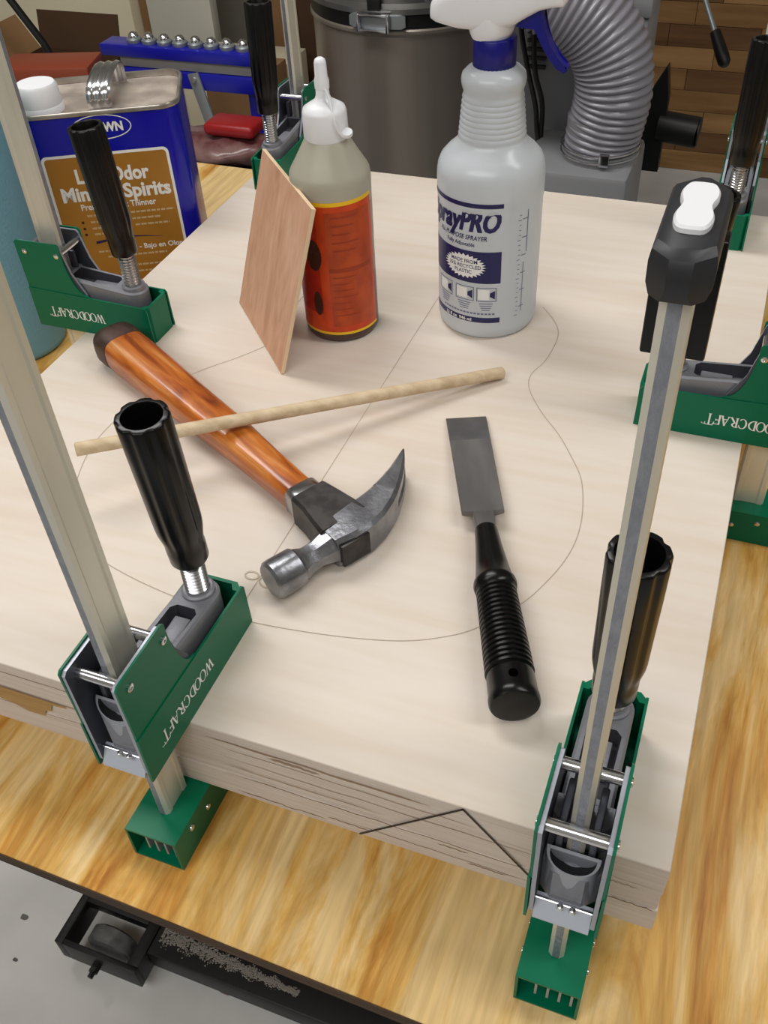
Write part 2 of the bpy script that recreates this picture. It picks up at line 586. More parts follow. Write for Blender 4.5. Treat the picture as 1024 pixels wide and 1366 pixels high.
# the mobile base under the bench
base = thing('mobile_base', 'black steel rolling base frame on the floor beneath the bench', 'mobile base', (0, 0, -0.87))
MB().box(-0.575, 0.5, 0.094, 0.19, 0.03, 0.070, 0.003).build('rail', X['blackpaint'], base)
MB().box(-0.70, 0.5, 0.1455, 0.151, 0.030, 0.10, 0.001).build('rail_web', X['blackpaint'], base)
fr = MB()
fr.box(-0.702, -0.690, 0.066, 0.150, 0.022, 0.070, 0.001)
fr.box(-0.690, -0.5755, 0.066, 0.074, 0.022, 0.070, 0.001)
fr.box(-0.592, -0.5755, 0.074, 0.150, 0.022, 0.070, 0.001)
fr.box(-0.690, -0.592, 0.128, 0.150, 0.050, 0.070, 0.001)
fr.build('caster_frame', X['blackpaint'], base)
wheel = MB()
wheel.lathe([(0.010, -0.012), (0.030, -0.012), (0.034, -0.009), (0.034, 0.009), (0.030, 0.012), (0.010, 0.012)], 28,
            Matrix.Translation((-0.640, 0.100, 0.034)) @ frame_to((0, 1, 0)))
wheel.build('caster_wheel', X['rubber'], base)
bolt = MB().cyl((-0.640, 0.066, 0.045), (-0.640, 0.054, 0.045), 0.007, 6)
bolt.cyl((-0.640, 0.056, 0.045), (-0.640, 0.047, 0.045), 0.004, 10)
bolt.build('axle_bolt', X['blackpaint'], base)
# sawdust lying on the rail
sd = MB()
for i in range(2600):
    t = random.random()
    x = -0.566 + 0.205 * t
    w = 0.030 * (1 - 0.75 * t)
    y = 0.1255 - 0.010 * t + max(-0.016, min(0.016, random.gauss(0, 0.24))) * 0 + max(-0.55, min(0.55, random.gauss(0, 0.22))) * w * (1 + 0.35 * math.sin(40 * t))
    r = 0.0006 + 0.0013 * random.random()
    z = 0.0702 + r * 0.5
    a = random.random() * PI
    tri = [(x + r * math.cos(a + k * 2.1), y + r * math.sin(a + k * 2.1), z - r * 0.4) for k in range(3)]
    top = (x, y, z + r)
    vs = [sd.bm.verts.new(p) for p in tri] + [sd.bm.verts.new(top)]
    for f in ((0, 1, 3), (1, 2, 3), (2, 0, 3)):
        sd._f([vs[k] for k in f])
o = sd.build('sawdust', X['sawdust'], None, (0, 0, -0.87), smooth=False)
tag(o, 'grey sawdust crumbs lying along the black base rail', 'sawdust')
o['kind'] = 'stuff'
# spots on the floor
for i, (x, y, rx, ry, m_) in enumerate(((-0.474, 0.108, 0.011, 0.008, 'stain'), (-0.80, 0.098, 0.006, 0.005, 'rubber'), (-0.775, 0.043, 0.004, 0.003, 'rubber'))):
    mb = MB()
    mb.poly([(x + rx * math.cos(t) * (1 + 0.15 * math.sin(3 * t + i)), y + ry * math.sin(t) * (1 + 0.2 * math.cos(2 * t)), -0.8697) for t in [k * PI / 9 for k in range(18)]])
    so = mb.build('floor_stain', X[m_], None, smooth=False)
    so.parent = bpy.data.objects['floor']
    so.location = (0, 0, 0)

# ------------------------------------------------------------------ plywood stack
W_, D_ = 0.5975, 0.762
stack = thing('plywood_stack', 'thick pale birch plywood stack with guitar outline pencilled on top, clamped on the bench', 'plywood stack', (0, 0, -0.070))
zs = [0.070, 0.0425, 0.0240, 0.0]
tops = None
for i in range(3):
    j = (0.0, 0.0006, -0.0002)[i]
    mb = MB().box(-W_ + j, -j, j, D_ - j, zs[i + 1] + (0.0003 if i < 2 else 0), zs[i], 0.0005, seg=1)
    for f in mb.bm.faces:
        f.material_index = 0 if f.normal.z > 0.9 or f.calc_center_median().z > 0.0699 else 1
    sh = mb.build('sheet', [X['board_top'], X['board_edge']], stack, smooth=False)
    if i == 0:
        tops = sh
# ply glue-lines and gaps on the front and right edges (proud splinters / recessed lines)
def edge_line(name, x0, x1, z, h, m_, wob=0.0006, side='front', n=14):
    mb = MB()
    up, lo = [], []
    for k in range(n + 1):
        x = x0 + (x1 - x0) * k / n
        e = min(1, min(k, n - k) / 2.0) if n > 3 else 1
        c = z + random.uniform(-wob, wob)
        up.append((x, c + h / 2 * e * random.uniform(0.6, 1.2)))
        lo.append((x, c - h / 2 * e * random.uniform(0.6, 1.2)))
    for k in range(n):
        q = (up[k], up[k + 1], lo[k + 1], lo[k])
        mb.poly([((p[0], -0.0004, p[1]) if side == 'front' else (0.0006, p[0], p[1])) for p in q])
    return mb.build(name, m_, stack, smooth=False)


for x0, x1, z, h, m_ in ((-0.597, -0.33, 0.0605, 0.0008, 'void'), (-0.278, -0.13, 0.0605, 0.0018, 'void'), (-0.235, -0.20, 0.0570, 0.0022, 'void'),
                         (-0.27, -0.10, 0.0525, 0.0006, 'void'), (-0.597, -0.33, 0.0424, 0.0009, 'void'), (-0.272, -0.05, 0.0424, 0.0007, 'void'),
                         (-0.27, -0.16, 0.0335, 0.0006, 'void'), (-0.27, -0.06, 0.0240, 0.0009, 'void'), (-0.597, -0.32, 0.0240, 0.0007, 'void'),
                         (-0.265, -0.20, 0.0050, 0.0012, 'void'), (-0.18, -0.07, 0.0105, 0.0007, 'void'), (-0.20, -0.17, 0.0085, 0.0013, 'void'),
                         (-0.128, -0.108, 0.0205, 0.0011, 'void'), (-0.11, -0.085, 0.0085, 0.0013, 'void'), (-0.030, -0.002, 0.0235, 0.0012, 'void'),
                         (-0.032, -0.002, 0.0465, 0.0006, 'board_top'), (-0.032, -0.012, 0.0425, 0.0008, 'void')):
    edge_line('ply_line', x0, x1, z, h, X[m_])
mb = MB()
pp = [(-0.520, 0.0415), (-0.47, 0.0408), (-0.425, 0.0405), (-0.385, 0.0402), (-0.384, 0.0385), (-0.396, 0.0370), (-0.399, 0.0290), (-0.404, 0.0275), (-0.406, 0.0205), (-0.420, 0.0195), (-0.432, 0.0240), (-0.441, 0.0250), (-0.447, 0.0300), (-0.520, 0.0300)]
mb.poly([(x, -0.0003, z) for x, z in pp])
mb.build('veneer_patch', X['filler'], stack, smooth=False)
# black marker V on the front edge
mb = MB()
for a, b in (((-0.1785, -0.0690), (-0.1120, -0.0010)), ((-0.1125, -0.0008), (-0.0690, -0.0560))):
    mb.poly([(p[0], -0.0007, p[1] + 0.070) for p in qstroke(a[0], a[1], b[0], b[1], 0.0016)])
mb.build('marker_line', X['marker'], stack, smooth=False)
# guitar outline in pencil
right = [(-0.195, 0.520), (-0.1781, 0.4973), (-0.1700, 0.474), (-0.1716, 0.4358), (-0.1785, 0.4101),
         (-0.1743, 0.3886), (-0.1572, 0.3612), (-0.1372, 0.3366), (-0.1215, 0.3123), (-0.1088, 0.2886), (-0.1008, 0.2564), (-0.0985, 0.2285),
         (-0.1011, 0.2044), (-0.1084, 0.1798), (-0.1200, 0.1540), (-0.1421, 0.1249), (-0.1605, 0.1109), (-0.1824, 0.1003), (-0.2107, 0.0928),
         (-0.2403, 0.0876), (-0.2712, 0.084), (-0.2965, 0.0825)]


def smooth_path(p, k=6):
    P = [Vector(q) for q in p]
    out = []
    for i in range(len(P) - 1):
        a, b, c, d = P[max(i - 1, 0)], P[i], P[i + 1], P[min(i + 2, len(P) - 1)]
        for j in range(k):
            t = j / k
            out.append(0.5 * ((2 * b) + (c - a) * t + (2 * a - 5 * b + 4 * c - d) * t * t + (3 * b - a - 3 * c + d) * t ** 3))
    out.append(P[-1])
    return out


def pencil(path, w=0.0007):
    mb = MB()
    P = smooth_path(path) if len(path) > 2 else [Vector(p) for p in path]
    for i in range(len(P) - 1):
        mb.poly([(p[0], p[1], 0.0702) for p in qstroke(P[i].x, P[i].y, P[i + 1].x, P[i + 1].y, w)])
    return mb.build('pencil_line', X['pencil'], stack, smooth=False)


pencil(right)
pencil([(-0.593 - x, y) for x, y in right])
pencil([(-0.2950, 0.560), (-0.2970, 0.10)], 0.0006)
for cx, cy, r in ((-0.2885, 0.1195, 0.007), (-0.303, 0.121, 0.0045)):
    mb = MB()
    mb.tube([(cx + r * math.cos(t) * 1.1, cy + r * math.sin(t) * 0.8, 0.0702) for t in [k * PI / 10 for k in range(20)]], 0.0007, 6, True)
    mb.build('glue_ring', X['gluespot'], stack)


# ------------------------------------------------------------------ bar clamp (one prototype, then copies)
def make_clamp():
    R = thing('bar_clamp', '', 'clamp')
    HW = 0.0187                                       # half width of the jaw
    # --- lower green shell: two cheeks, rounded tip, sole
    sh = MB()
    low = [(-0.0430, 0.0022), (-0.0430, 0.0405), (0.0815, 0.0368), (0.0835, 0.0345), (0.0845, 0.0)]
    low2 = [(-0.0430, 0.0), (-0.0430, 0.0405), (0.0815, 0.0368), (0.0832, 0.0345), (0.0842, 0.0)]
    for sgn in (-1, 1):
        sh.prism(low2, sgn * HW, sgn * (HW - 0.0016), 'y')
    tip = [(0.0840, -0.0140), (0.0790, -HW), (0.0770, -HW), (0.0770, -0.0140), (0.0815, -0.0110), (0.0815, 0.0110), (0.0770, 0.0140), (0.0770, HW), (0.0790, HW), (0.0840, 0.0140)]
    sh.prism(tip, 0.0, 0.0366, 'z')
    sh.box(-0.030, 0.083, -HW + 0.0016, HW - 0.0016, 0.0, 0.0016)
    shell = sh.build('jaw_shell', X['green'], R, ang=25)
    polys, tw = serif_word()
    k = 0.0620 / tw
    flat_print('lettering', polys, lambda x, y: (0.0345 - x * k, -HW - 0.0002, 0.0230 - y * 0.0092), X['print_white'], shell)
    flat_print('lettering', polys, lambda x, y: (-0.0285 + x * k, HW + 0.0002, 0.0230 - y * 0.0092), X['print_white'], shell)
    # --- upper cheeks with their tabs
    prof = [(-0.0424, 0.0400), (-0.0436, 0.0860), (-0.0415, 0.0880), (0.0020, 0.0886), (0.0042, 0.0868)]
    prof += [(0.0042 + 0.018 * (1 - math.cos(t)) * 0.9, 0.0868 - 0.0465 * math.sin(t)) for t in [PI / 2 * q / 8 for q in range(1, 8)]]
    prof += [(0.0232, 0.0388)]
    for sgn in (-1, 1):
        ck = MB().prism(prof, sgn * (HW - 0.0007), sgn * (HW - 0.0021), 'y').build('side_plate', X['green'], R, smooth=False)
        for (u, z) in ((-0.0340, 0.0783), (0.0000, 0.0775)):
            rv = MB().lathe([(0.0026, 0), (0.0026, 0.0008), (0.0019, 0.0012), (0.0011, 0.0012), (0.0010, 0.0002)], 16,
                            Matrix.Translation((u, sgn * (HW - 0.0007), z)) @ frame_to((0, sgn, 0)))
            rv.build('rivet', X['chrome'], ck)
        ln = [(-0.0420, 0.006), (-0.0430, 0.0845), (-0.0405, 0.0868), (0.0010, 0.0872), (0.0030, 0.0850), (0.0090, 0.060), (0.0200, 0.040), (0.0200, 0.006)]
        lnm = MB().prism(ln, sgn * (HW - 0.0022), sgn * (HW - 0.0044), 'y')
        lnm.bm.normal_update()
        for f in lnm.bm.faces:
            f.material_index = 1 if abs(f.normal.y) > 0.9 else 0
        lnm.build('liner', [X['liner'], X['dark_liner']], R, smooth=False)
    # --- pins across the throat
    for (u, z) in ((-0.0340, 0.0783), (0.0000, 0.0775)):
        MB().cyl((u, -HW + 0.004, z), (u, HW - 0.004, z), 0.0033, 18).build('cross_pin', X['chrome'], R)
    # --- sliding block with a half-moon pocket, behind the front pin
    sb = MB()
    bw = HW - 0.0046
    outline = []
    sb.slot = 0
    sec = lambda z, f, b: [(f + 0.006, -bw, z), (f, -bw * 0.55, z), (f, bw * 0.55, z), (f + 0.006, bw, z), (b, bw, z), (b, -bw, z)]
    sb.loft([sec(0.0130, -0.0365, -0.0015), sec(0.0400, -0.0365, -0.0015), sec(0.0405, -0.0230, -0.0015), sec(0.0530, -0.0180, -0.0015)], True, True)
    sb.build('slide_block', X['cast'], R)
    # pocket rim: D-shaped ring tilted towards the front
    n = 18
    Dpts = [(bw * 0.92 * math.cos(t), -0.0125 * math.sin(t) ** 0.8) for t in [PI * q / n for q in range(n + 1)]]
    rim = MB()
    ax = Matrix.Translation((-0.0300, 0, 0.0535)) @ Matrix.Rotation(math.radians(-56), 4, 'Y')
    outer = [ax @ Vector((p[1], p[0], 0)) for p in Dpts]
    inner = [ax @ Vector((p[1] * 0.80 - 0.0018, p[0] * 0.86, 0)) for p in Dpts]
    deep = [ax @ Vector((p[1] * 0.74 - 0.0020, p[0] * 0.82, -0.009)) for p in Dpts]
    skirt = [Vector((v.x + 0.001, v.y, 0.013)) for v in outer]
    rim.loft([skirt, outer, inner], False, False)
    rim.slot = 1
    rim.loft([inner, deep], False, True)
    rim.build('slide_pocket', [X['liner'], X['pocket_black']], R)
    st0 = MB()
    for sgn in (-1, 1):
        st0.box(-0.0290, -0.0015, min(sgn * 0.0062, sgn * 0.0098), max(sgn * 0.0062, sgn * 0.0098), 0.030, 0.0700, 0.0010)
    st0.build('slide_top', X['dark_liner'], R)
    # --- bright foot plate and screw below the block
    ft = MB()
    ft.prism([(-0.0435, 0.0022), (-0.0435, 0.0036), (-0.0370, 0.0142), (-0.0350, 0.0142), (-0.0405, 0.0022)], -HW + 0.0046, HW - 0.0046, 'y')
    ft.build('foot_plate', X['foot'], R, smooth=False)
    sc = MB()
    sc.cyl((-0.0385, -HW + 0.0046, 0.0150), (-0.0385, HW - 0.0046, 0.0150), 0.0009, 10)
    for q in (-0.0045, 0.0015):
        sc.lathe([(0.0001, 0.003), (0.0015, 0.0022), (0.0020, 0), (0.0001, -0.002)], 10, Matrix.Translation((-0.0400, q, 0.0140)))
    sc.build('cross_screw', X['chrome'], R)
    # --- pressure arm: boat-shaped casting carrying the spindle
    pa = MB()
    def boat(z, g, e0=0.0, back=-0.004):
        w = 0.0128 - g
        pts = [(back + g, -w), ]
        pts += [(0.0620 + (0.0128 - g) * math.sin(t), -(0.0128 - g) * math.cos(t)) for t in [PI * q / 12 for q in range(13)]]
        pts += [(back + g, w)]
        return [(p[0], p[1], z + (0.006 * (0.062 - p[0]) / 0.062 if e0 else 0)) for p in pts]
    pa.loft([boat(0.018, 0.002), boat(0.022, 0.0), boat(0.0455, 0.0, 1), boat(0.0470, 0.0015, 1)], True, False)
    def pocket(z, g, tilt=1):
        p = [(0.0010 + g, -0.0085 + g), (0.0430 - g, -0.0092 + g), (0.0465 - g, -0.006), (0.0465 - g, 0.006), (0.0430 - g, 0.0092 - g), (0.0010 + g, 0.0085 - g)]
        return [(a, b, z + (0.006 * (0.062 - a) / 0.062 if tilt else 0)) for a, b in p]
    # top face with a pocket: ring between boat edge and pocket edge
    top_out = boat(0.0470, 0.0015, 1)
    pk = pocket(0.0470, 0)
    vo = [pa.bm.verts.new(p) for p in top_out]
    vi = [pa.bm.verts.new(p) for p in pk]
    pa._f((vo[0], vo[1], vi[1], vi[0]))
    for a, b, c in ((1, 2, 1), (2, 3, 1), (3, 4, 1)):
        pa._f((vo[a], vo[b], vi[1]))
    pa._f((vo[4], vi[2], vi[1]))
    for a in range(4, 7):
        pa._f((vo[a], vo[a + 1], vi[2]))
    pa._f((vo[7], vi[3], vi[2]))
    for a in range(7, 10):
        pa._f((vo[a], vo[a + 1], vi[3]))
    pa._f((vo[10], vi[4], vi[3]))
    for a in range(10, 13):
        pa._f((vo[a], vo[a + 1], vi[4]))
    pa._f((vo[13], vo[14], vi[5], vi[4]))
    pa._f((vo[14], vo[0], vi[0], vi[5]))
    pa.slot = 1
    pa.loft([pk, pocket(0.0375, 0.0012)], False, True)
    pa.slot = 0
    pa.box(0.018, 0.0415, -0.0055, 0.0055, 0.030, 0.0445, 0.001)
    pa.lathe([(0.0105, 0.046), (0.0105, 0.0495), (0.0092, 0.0505)], 24, Matrix.Translation((0.0620, 0, 0)))
    pa.build('pressure_arm', [X['cast'], X['cast_pocket']], R, ang=30)
    # --- spindle and handle (own origin so copies can be screwed out further)
    sp = MB()
    pr = []
    z = -0.005
    while z < 0.0400:
        pr += [(0.0062, z), (0.0078, z + 0.0012), (0.0062, z + 0.0024)]
        z += 0.0027
    pr += [(0.0066, z), (0.0066, 0.048)]
    sp.lathe(pr, 20)
    sp.build('spindle', X['chrome'], R, (0.0620, 0, 0.0480))
    hd = MB()
    Hh = 0.112
    def lobes(t, i):
        return amt[i] * (max(0.0, math.cos(8 * t)) ** 1.3) * -1 + 1
    prof = [(0.0050, 0.0), (0.0112, 0.0), (0.0118, 0.0012), (0.0120, 0.012), (0.0118, 0.016), (0.0126, 0.021), (0.0138, 0.028), (0.0142, 0.034), (0.0144, 0.060),
            (0.0147, 0.085), (0.0148, Hh - 0.0016), (0.0143, Hh - 0.0003), (0.0137, Hh), (0.0113, Hh), (0.0108, Hh - 0.001), (0.0100, Hh - 0.045), (0.0001, Hh - 0.047)]
    amt = [0, 0, 0, 0, 0.01, 0.04, 0.075, 0.085, 0.085, 0.085, 0.085, 0.085, 0.07, 0.0, 0, 0, 0]
    hd.lathe(prof, 96, None, True, False, lobes)
    hd.build('handle', X['black'], R, (0.0620, 0, 0.0770), rot=(0, math.radians(-4), 0), ang=50)
    # --- fixed lower jaw: open-ended box channel with ribs
    lj = MB()
    z1, z0 = -0.0702, -0.1018
    x0, x1 = -0.046, 0.084
    lw = 0.0183
    lj.box(x0, x1, -lw, lw, z1 - 0.0016, z1)
    lj.box(x0, x1, -lw, lw, z0, z0 + 0.0016)
    for sgn in (-1, 1):
        lj.box(x0, x1, min(sgn * lw, sgn * (lw - 0.0017)), max(sgn * lw, sgn * (lw - 0.0017)), z0 + 0.0016, z1 - 0.0016)
    lj.box(x1 - 0.002, x1, -lw, lw, z0 + 0.0016, z1 - 0.0016)
    lj.box(-0.024, -0.020, -lw + 0.0017, lw - 0.0017, z0 + 0.0016, z1 - 0.0016)
    low_jaw = lj.build('fixed_jaw', X['green'], R, smooth=False)
    for q in (-0.0135, -0.0068, 0.0, 0.0068):
        MB().box(-0.0430, -0.0242, q - 0.0007, q + 0.0007, z0 + 0.0085, z1 - 0.0018).build('rib', X['liner'], low_jaw, smooth=False)
    for sgn in (-1, 1):
        for (u, z) in ((-0.0275, -0.0790), (-0.0110, -0.0900), (-0.0080, -0.0790)):
            if (u, z) == (-0.0110, -0.0900):
                continue
            MB().lathe([(0.0024, 0), (0.0022, 0.0008), (0.0012, 0.0014), (0.0001, 0.0015)], 14,
                       Matrix.Translation((u, sgn * lw, z - (0.006 if u > -0.02 else 0))) @ frame_to((0, sgn, 0))).build('rivet', X['chrome'], low_jaw)
    # --- bar: flanged flat bar
    u0, u1 = -0.0290, -0.0040
    pts = [(u0, -0.0020), (u0, 0.0020), (u0 + 0.0019, 0.0043), (u0 + 0.0052, 0.0043), (u0 + 0.0066, 0.0036), (u1 - 0.0066, 0.0036), (u1 - 0.0052, 0.0043),
           (u1 - 0.0019, 0.0043), (u1, 0.0020), (u1, -0.0020), (u1 - 0.0019, -0.0043), (u1 - 0.0052, -0.0043), (u1 - 0.0066, -0.0036), (u0 + 0.0066, -0.0036),
           (u0 + 0.0052, -0.0043), (u0 + 0.0019, -0.0043)]
    bb = MB().prism(pts, -0.092, 0.357, 'z')
    bb.bm.normal_update()
    for f in bb.bm.faces:
        c = f.calc_center_median()
        if len(f.verts) == 4 and (abs(c.x - u0) < 1e-4 or abs(c.x - u1) < 1e-4):
            f.material_index = 1
    bb.build('bar', [X['bar'], X['bar_rough']], R, ang=20)
    # --- plastic end stop on top of the bar
    es = MB()
    def sec2(z, f, b, w, ch):
        return [(f, -w + ch, z), (f + ch, -w, z), (b - 0.006, -w, z), (b, -w + 0.006, z), (b, w - 0.006, z), (b - 0.006, w, z), (f + ch, w, z), (f, w - ch, z)]
    es.loft([sec2(0.350, -0.0345, 0.010, 0.0072, 0.003), sec2(0.3530, -0.0360, 0.012, 0.0084, 0.0055), sec2(0.3590, -0.0360, 0.0125, 0.0085, 0.0055),
             sec2(0.3618, -0.0345, 0.0122, 0.0081, 0.0050), sec2(0.3635, -0.0315, 0.0112, 0.0072, 0.0040)])
    es.slot = 1
    es.box(0.0005, 0.0085, -0.0098, 0.0098, 0.311, 0.3505, 0.0008)
    stop = es.build('end_stop', [X['black_sat'], X['black']], R, ang=30)
    n = 40
    ins = []
    for zz, g in ((0.3632, 0.0), (0.3648, 0.0), (0.3655, 0.0008)):
        ring = []
        for q in range(n):
            t = 2 * PI * q / n
            uu = 0.0138 * math.cos(t)
            ww = (0.0056 - 0.0016 * math.exp(-(uu / 0.0045) ** 2)) * (1 if math.sin(t) >= 0 else -1) * min(1, abs(math.sin(t)) ** 0.45)
            ring.append((-0.0095 + uu * (1 - g * 60), ww * (1 - g * 120), zz))
        ins.append(ring)
    MB().loft(ins).build('insert', X['white'], stop)
    return R


SCALE_LABELS = [
    ('green bar clamp gripping the left part of the front edge, in the foreground', (-0.303, 0.0, 0), PI / 2, 0.0, 0.0),
    ('green bar clamp at the front right corner, black end stop atop its bar', (-0.0475, -0.004, 0), PI / 2, -0.016, 0.0),
    ('green bar clamp on the left edge, in front of the blue solvent can', (-0.605, 0.3755, 0), 0.0, 0.004, 0.0),
    ('green bar clamp on the right edge, its jaw cut off by the picture border', (0.0, 0.3865, 0), PI, 0.0, 0.0),
    ('green bar clamp on the back edge, behind the glue bottle and thin plywood piece', (-0.5597, 0.765, 0), -PI / 2, 0.006, 0.0),
    ('green bar clamp at the back right corner, seen beyond the black end stop', (-0.0485, 0.762, 0), -PI / 2, 0.002, 0.0),
]
proto = make_clamp()
clamps = [proto] + [copy_tree(proto) for _ in range(5)]
for i, (lab, loc, rz, dz, _) in enumerate(SCALE_LABELS):
    c = clamps[i]
    c.location = (loc[0], loc[1], loc[2] + ZT)
    c.rotation_euler = (0, 0, rz)
    tag(c, lab, 'clamp', 'bar clamps around the plywood stack')
    if i == 0:
        for ch in c.children:
            if ch.name.startswith('end_stop'):
                ch.location.z += 0.075                # this clamp's bar is a longer one
            if ch.name.startswith('bar'):
                ch.scale.z = 1.165
                ch.location.z += 0.0152
    if dz:
        for ch in c.children:
            if ch.name.startswith('handle'):
                ch.location.z += dz

# ------------------------------------------------------------------ spray bottle
def disc(cx, cz_, ax_, az, shape=None, n=28, m=5):
    out = []
    for k in range(n):
        t0, t1 = 2 * PI * k / n, 2 * PI * (k + 1) / n
        s0, s1 = (shape(k), shape(k + 1)) if shape else (1, 1)
        for j in range(m):
            a_, b_ = j / m, (j + 1) / m
            out.append([(cx + ax_ * a_ * s0 * math.cos(t0), cz_ + az * a_ * s0 * math.sin(t0)), (cx + ax_ * b_ * s0 * math.cos(t0), cz_ + az * b_ * s0 * math.sin(t0)),
                        (cx + ax_ * b_ * s1 * math.cos(t1), cz_ + az * b_ * s1 * math.sin(t1)), (cx + ax_ * a_ * s1 * math.cos(t1), cz_ + az * a_ * s1 * math.sin(t1))])
    return out


sb = thing('spray_bottle', 'translucent white spray bottle with navy label and blue trigger on the plywood', 'spray bottle', (-0.242, 0.493, 0))
prof = [(0.036, 0.0), (0.041, 0.0006), (0.0437, 0.004), (0.0447, 0.010), (0.0447, 0.118), (0.0452, 0.122), (0.0454, 0.136), (0.0452, 0.1430), (0.0444, 0.1480), (0.0420, 0.1535), (0.0370, 0.1590),
        (0.0310, 0.1640), (0.0280, 0.1680)]
z, r = 0.170, 0.0272
while z < 0.2035:
    prof += [(r, z), (r + 0.0007, z + 0.0016), (r, z + 0.0034)]
    z += 0.0042
    r -= 0.00043
prof += [(0.0238, 0.2055), (0.0252, 0.2095), (0.0258, 0.2140), (0.0250, 0.2180), (0.0215, 0.2215), (0.0180, 0.2235), (0.0150, 0.2245)]
MB().lathe(prof, 56).build('bottle', X['spray'], sb, ang=50)
cp = MB()
cp.lathe([(0.0160, 0.2236), (0.0166, 0.2240), (0.0166, 0.2440), (0.0158, 0.2450), (0.0100, 0.2452)], 64, None, True, True,
         lambda t, i: 1 + (0.018 if i in (1, 2) else 0) * math.cos(32 * t))
cp.build('screw_collar', X['blue_plastic'], sb, ang=60)
# head: hood lofted along x (rear hood to the left, nozzle to the right)
hd = MB()
hs = [(-0.0505, 0.0050, 0.2560, 0.2630), (-0.0490, 0.0090, 0.2552, 0.2680), (-0.0440, 0.0140, 0.2538, 0.2740), (-0.0360, 0.0172, 0.2525, 0.2800), (-0.0250, 0.0185, 0.2505, 0.2860),
      (-0.0120, 0.0182, 0.2500, 0.2895), (0.0020, 0.0172, 0.2505, 0.2905), (0.0150, 0.0155, 0.2540, 0.2900), (0.0260, 0.0138, 0.2605, 0.2885), (0.0350, 0.0128, 0.2655, 0.2865),
      (0.0440, 0.0122, 0.2680, 0.2850), (0.0520, 0.0116, 0.2690, 0.2830), (0.0530, 0.0100, 0.2700, 0.2820)]
rings = []
for x, w, zb, zt in hs:
    ring = []
    for q in range(28):
        t = 2 * PI * q / 28
        cy, sz = math.cos(t), math.sin(t)
        e = 0.62 if sz > 0 else 0.5
        yy = w * math.copysign(abs(cy) ** 0.7, cy)
        zm = zb + (zt - zb) * 0.38
        zz = zm + (zt - zm) * abs(sz) ** e if sz > 0 else zm - (zm - zb) * abs(sz) ** e
        ring.append((x, yy, zz))
    rings.append(ring)
hd.loft(rings)
# neck under the hood
hd.lathe([(0.0150, 0.2440), (0.0165, 0.2475), (0.0180, 0.2520), (0.0175, 0.2600)], 32, Matrix.Translation((-0.003, 0, 0)))
hd.build('spray_head', X['white'], sb, ang=50)
ridge = MB()
for sgn in (-1, 1):
    pth = [(-0.046, sgn * 0.0085, 0.2700), (-0.036, sgn * 0.0118, 0.2790), (-0.022, sgn * 0.0128, 0.2855), (0.0, sgn * 0.0122, 0.2893), (0.025, sgn * 0.0098, 0.2868)]
    ridge.tube(smooth_path(pth), 0.0014, 8)
ridge.build('head_ridge', X['white'], sb)
# trigger (blue): web by the pivot and a curved lever
tr = MB()
lev = [(0.0255, 0.2660), (0.0365, 0.2700), (0.0370, 0.2600), (0.0390, 0.2520), (0.0440, 0.2420), (0.0500, 0.2330), (0.0555, 0.2275), (0.0580, 0.2265), (0.0580, 0.2240), (0.0555, 0.2225), (0.0500, 0.2255),
       (0.0440, 0.2315), (0.0385, 0.2400), (0.0335, 0.2490), (0.0315, 0.2535), (0.0230, 0.2525), (0.0170, 0.2535)]
tr.prism(lev, -0.0062, 0.0062, 'y')
bmesh.ops.bevel(tr.bm, geom=[e for e in tr.bm.edges if abs(e.verts[0].co.y - e.verts[1].co.y) < 1e-6], offset=0.0009, segments=2, affect='EDGES')
tr.build('trigger', X['blue_plastic'], sb, ang=50)
# label printing, wrapped on the bottle
RB = 0.04485


def wrap(r, a0deg, z0):
    a0 = math.radians(a0deg)
    return lambda x, y: (r * math.cos(a0 + x / r), r * math.sin(a0 + x / r), z0 + y)


def band(r, a0, a1, z0, z1, n=None):
    n = n or max(1, int(abs(a1 - a0) / 4))
    q = []
    for i in range(n):
        x0, x1 = [math.radians(a0 + (a1 - a0) * t / n) * r for t in (i, i + 1)]
        q.append([(x0, z0), (x1, z0), (x1, z1), (x0, z1)])
    return q


f0 = lambda x, y, rr=RB: (rr * math.cos(x / RB), rr * math.sin(x / RB), y)
labo = flat_print('label', band(RB, -158, -60.5, 0.0576, 0.0873), f0, X['navy'], sb)
for a1, z0, z1 in ((-60.3, 0.1262, 0.1300), (-60, 0.0186, 0.0238)):
    flat_print('label_band', band(RB, -158, a1, z0, z1), (lambda x, y: f0(x, y, 0.04555)) if z0 > 0.1 else f0, X['navy'], labo)
spro = text_polys('SprayPRO', 0.0178, 0.0007, 0.28, 0.0765)
flat_print('lettering', spro + [[(p[0] + 0.0009, p[1]) for p in q] for q in spro], wrap(RB + 0.0002, -160.5, 0.1055), X['navy'], labo)
flat_print('lettering', text_polys('ALL PURPOSE SPRAYER', 0.0040, 0.00008, 0.2, 0.050), wrap(RB + 0.0002, -140.5, 0.0975), X['navy'], labo)
flat_print('lettering', text_polys('Fully Adjustable', 0.0034, 0.00005, 0.0, 0.028), wrap(RB + 0.0002, -126, 0.0915), X['navy'], labo)
# burst
ca, cz = math.radians(-103) * RB, 0.0728
flat_print('burst', disc(ca, cz, 0.0205, 0.0115, lambda k: 1.0 if k % 2 == 0 else 0.82, 56, 6), lambda x, y: f0(x, y, RB + 0.0003), X['print_white'], labo)
for s_, zz, a in (('MADE FROM', 0.0760, -119), ('25% RECYCLED', 0.0712, -122), ('PLASTIC', 0.0664, -114)):
    flat_print('lettering', text_polys(s_, 0.0032, 0.00004), wrap(RB + 0.0005, a, zz), X['navy'], labo)
flat_print('lettering', text_polys('32 fl oz  946 ml', 0.0030, 0.0001, 0, 0.028), wrap(RB + 0.0003, -128, 0.0197), X['print_white'], labo)
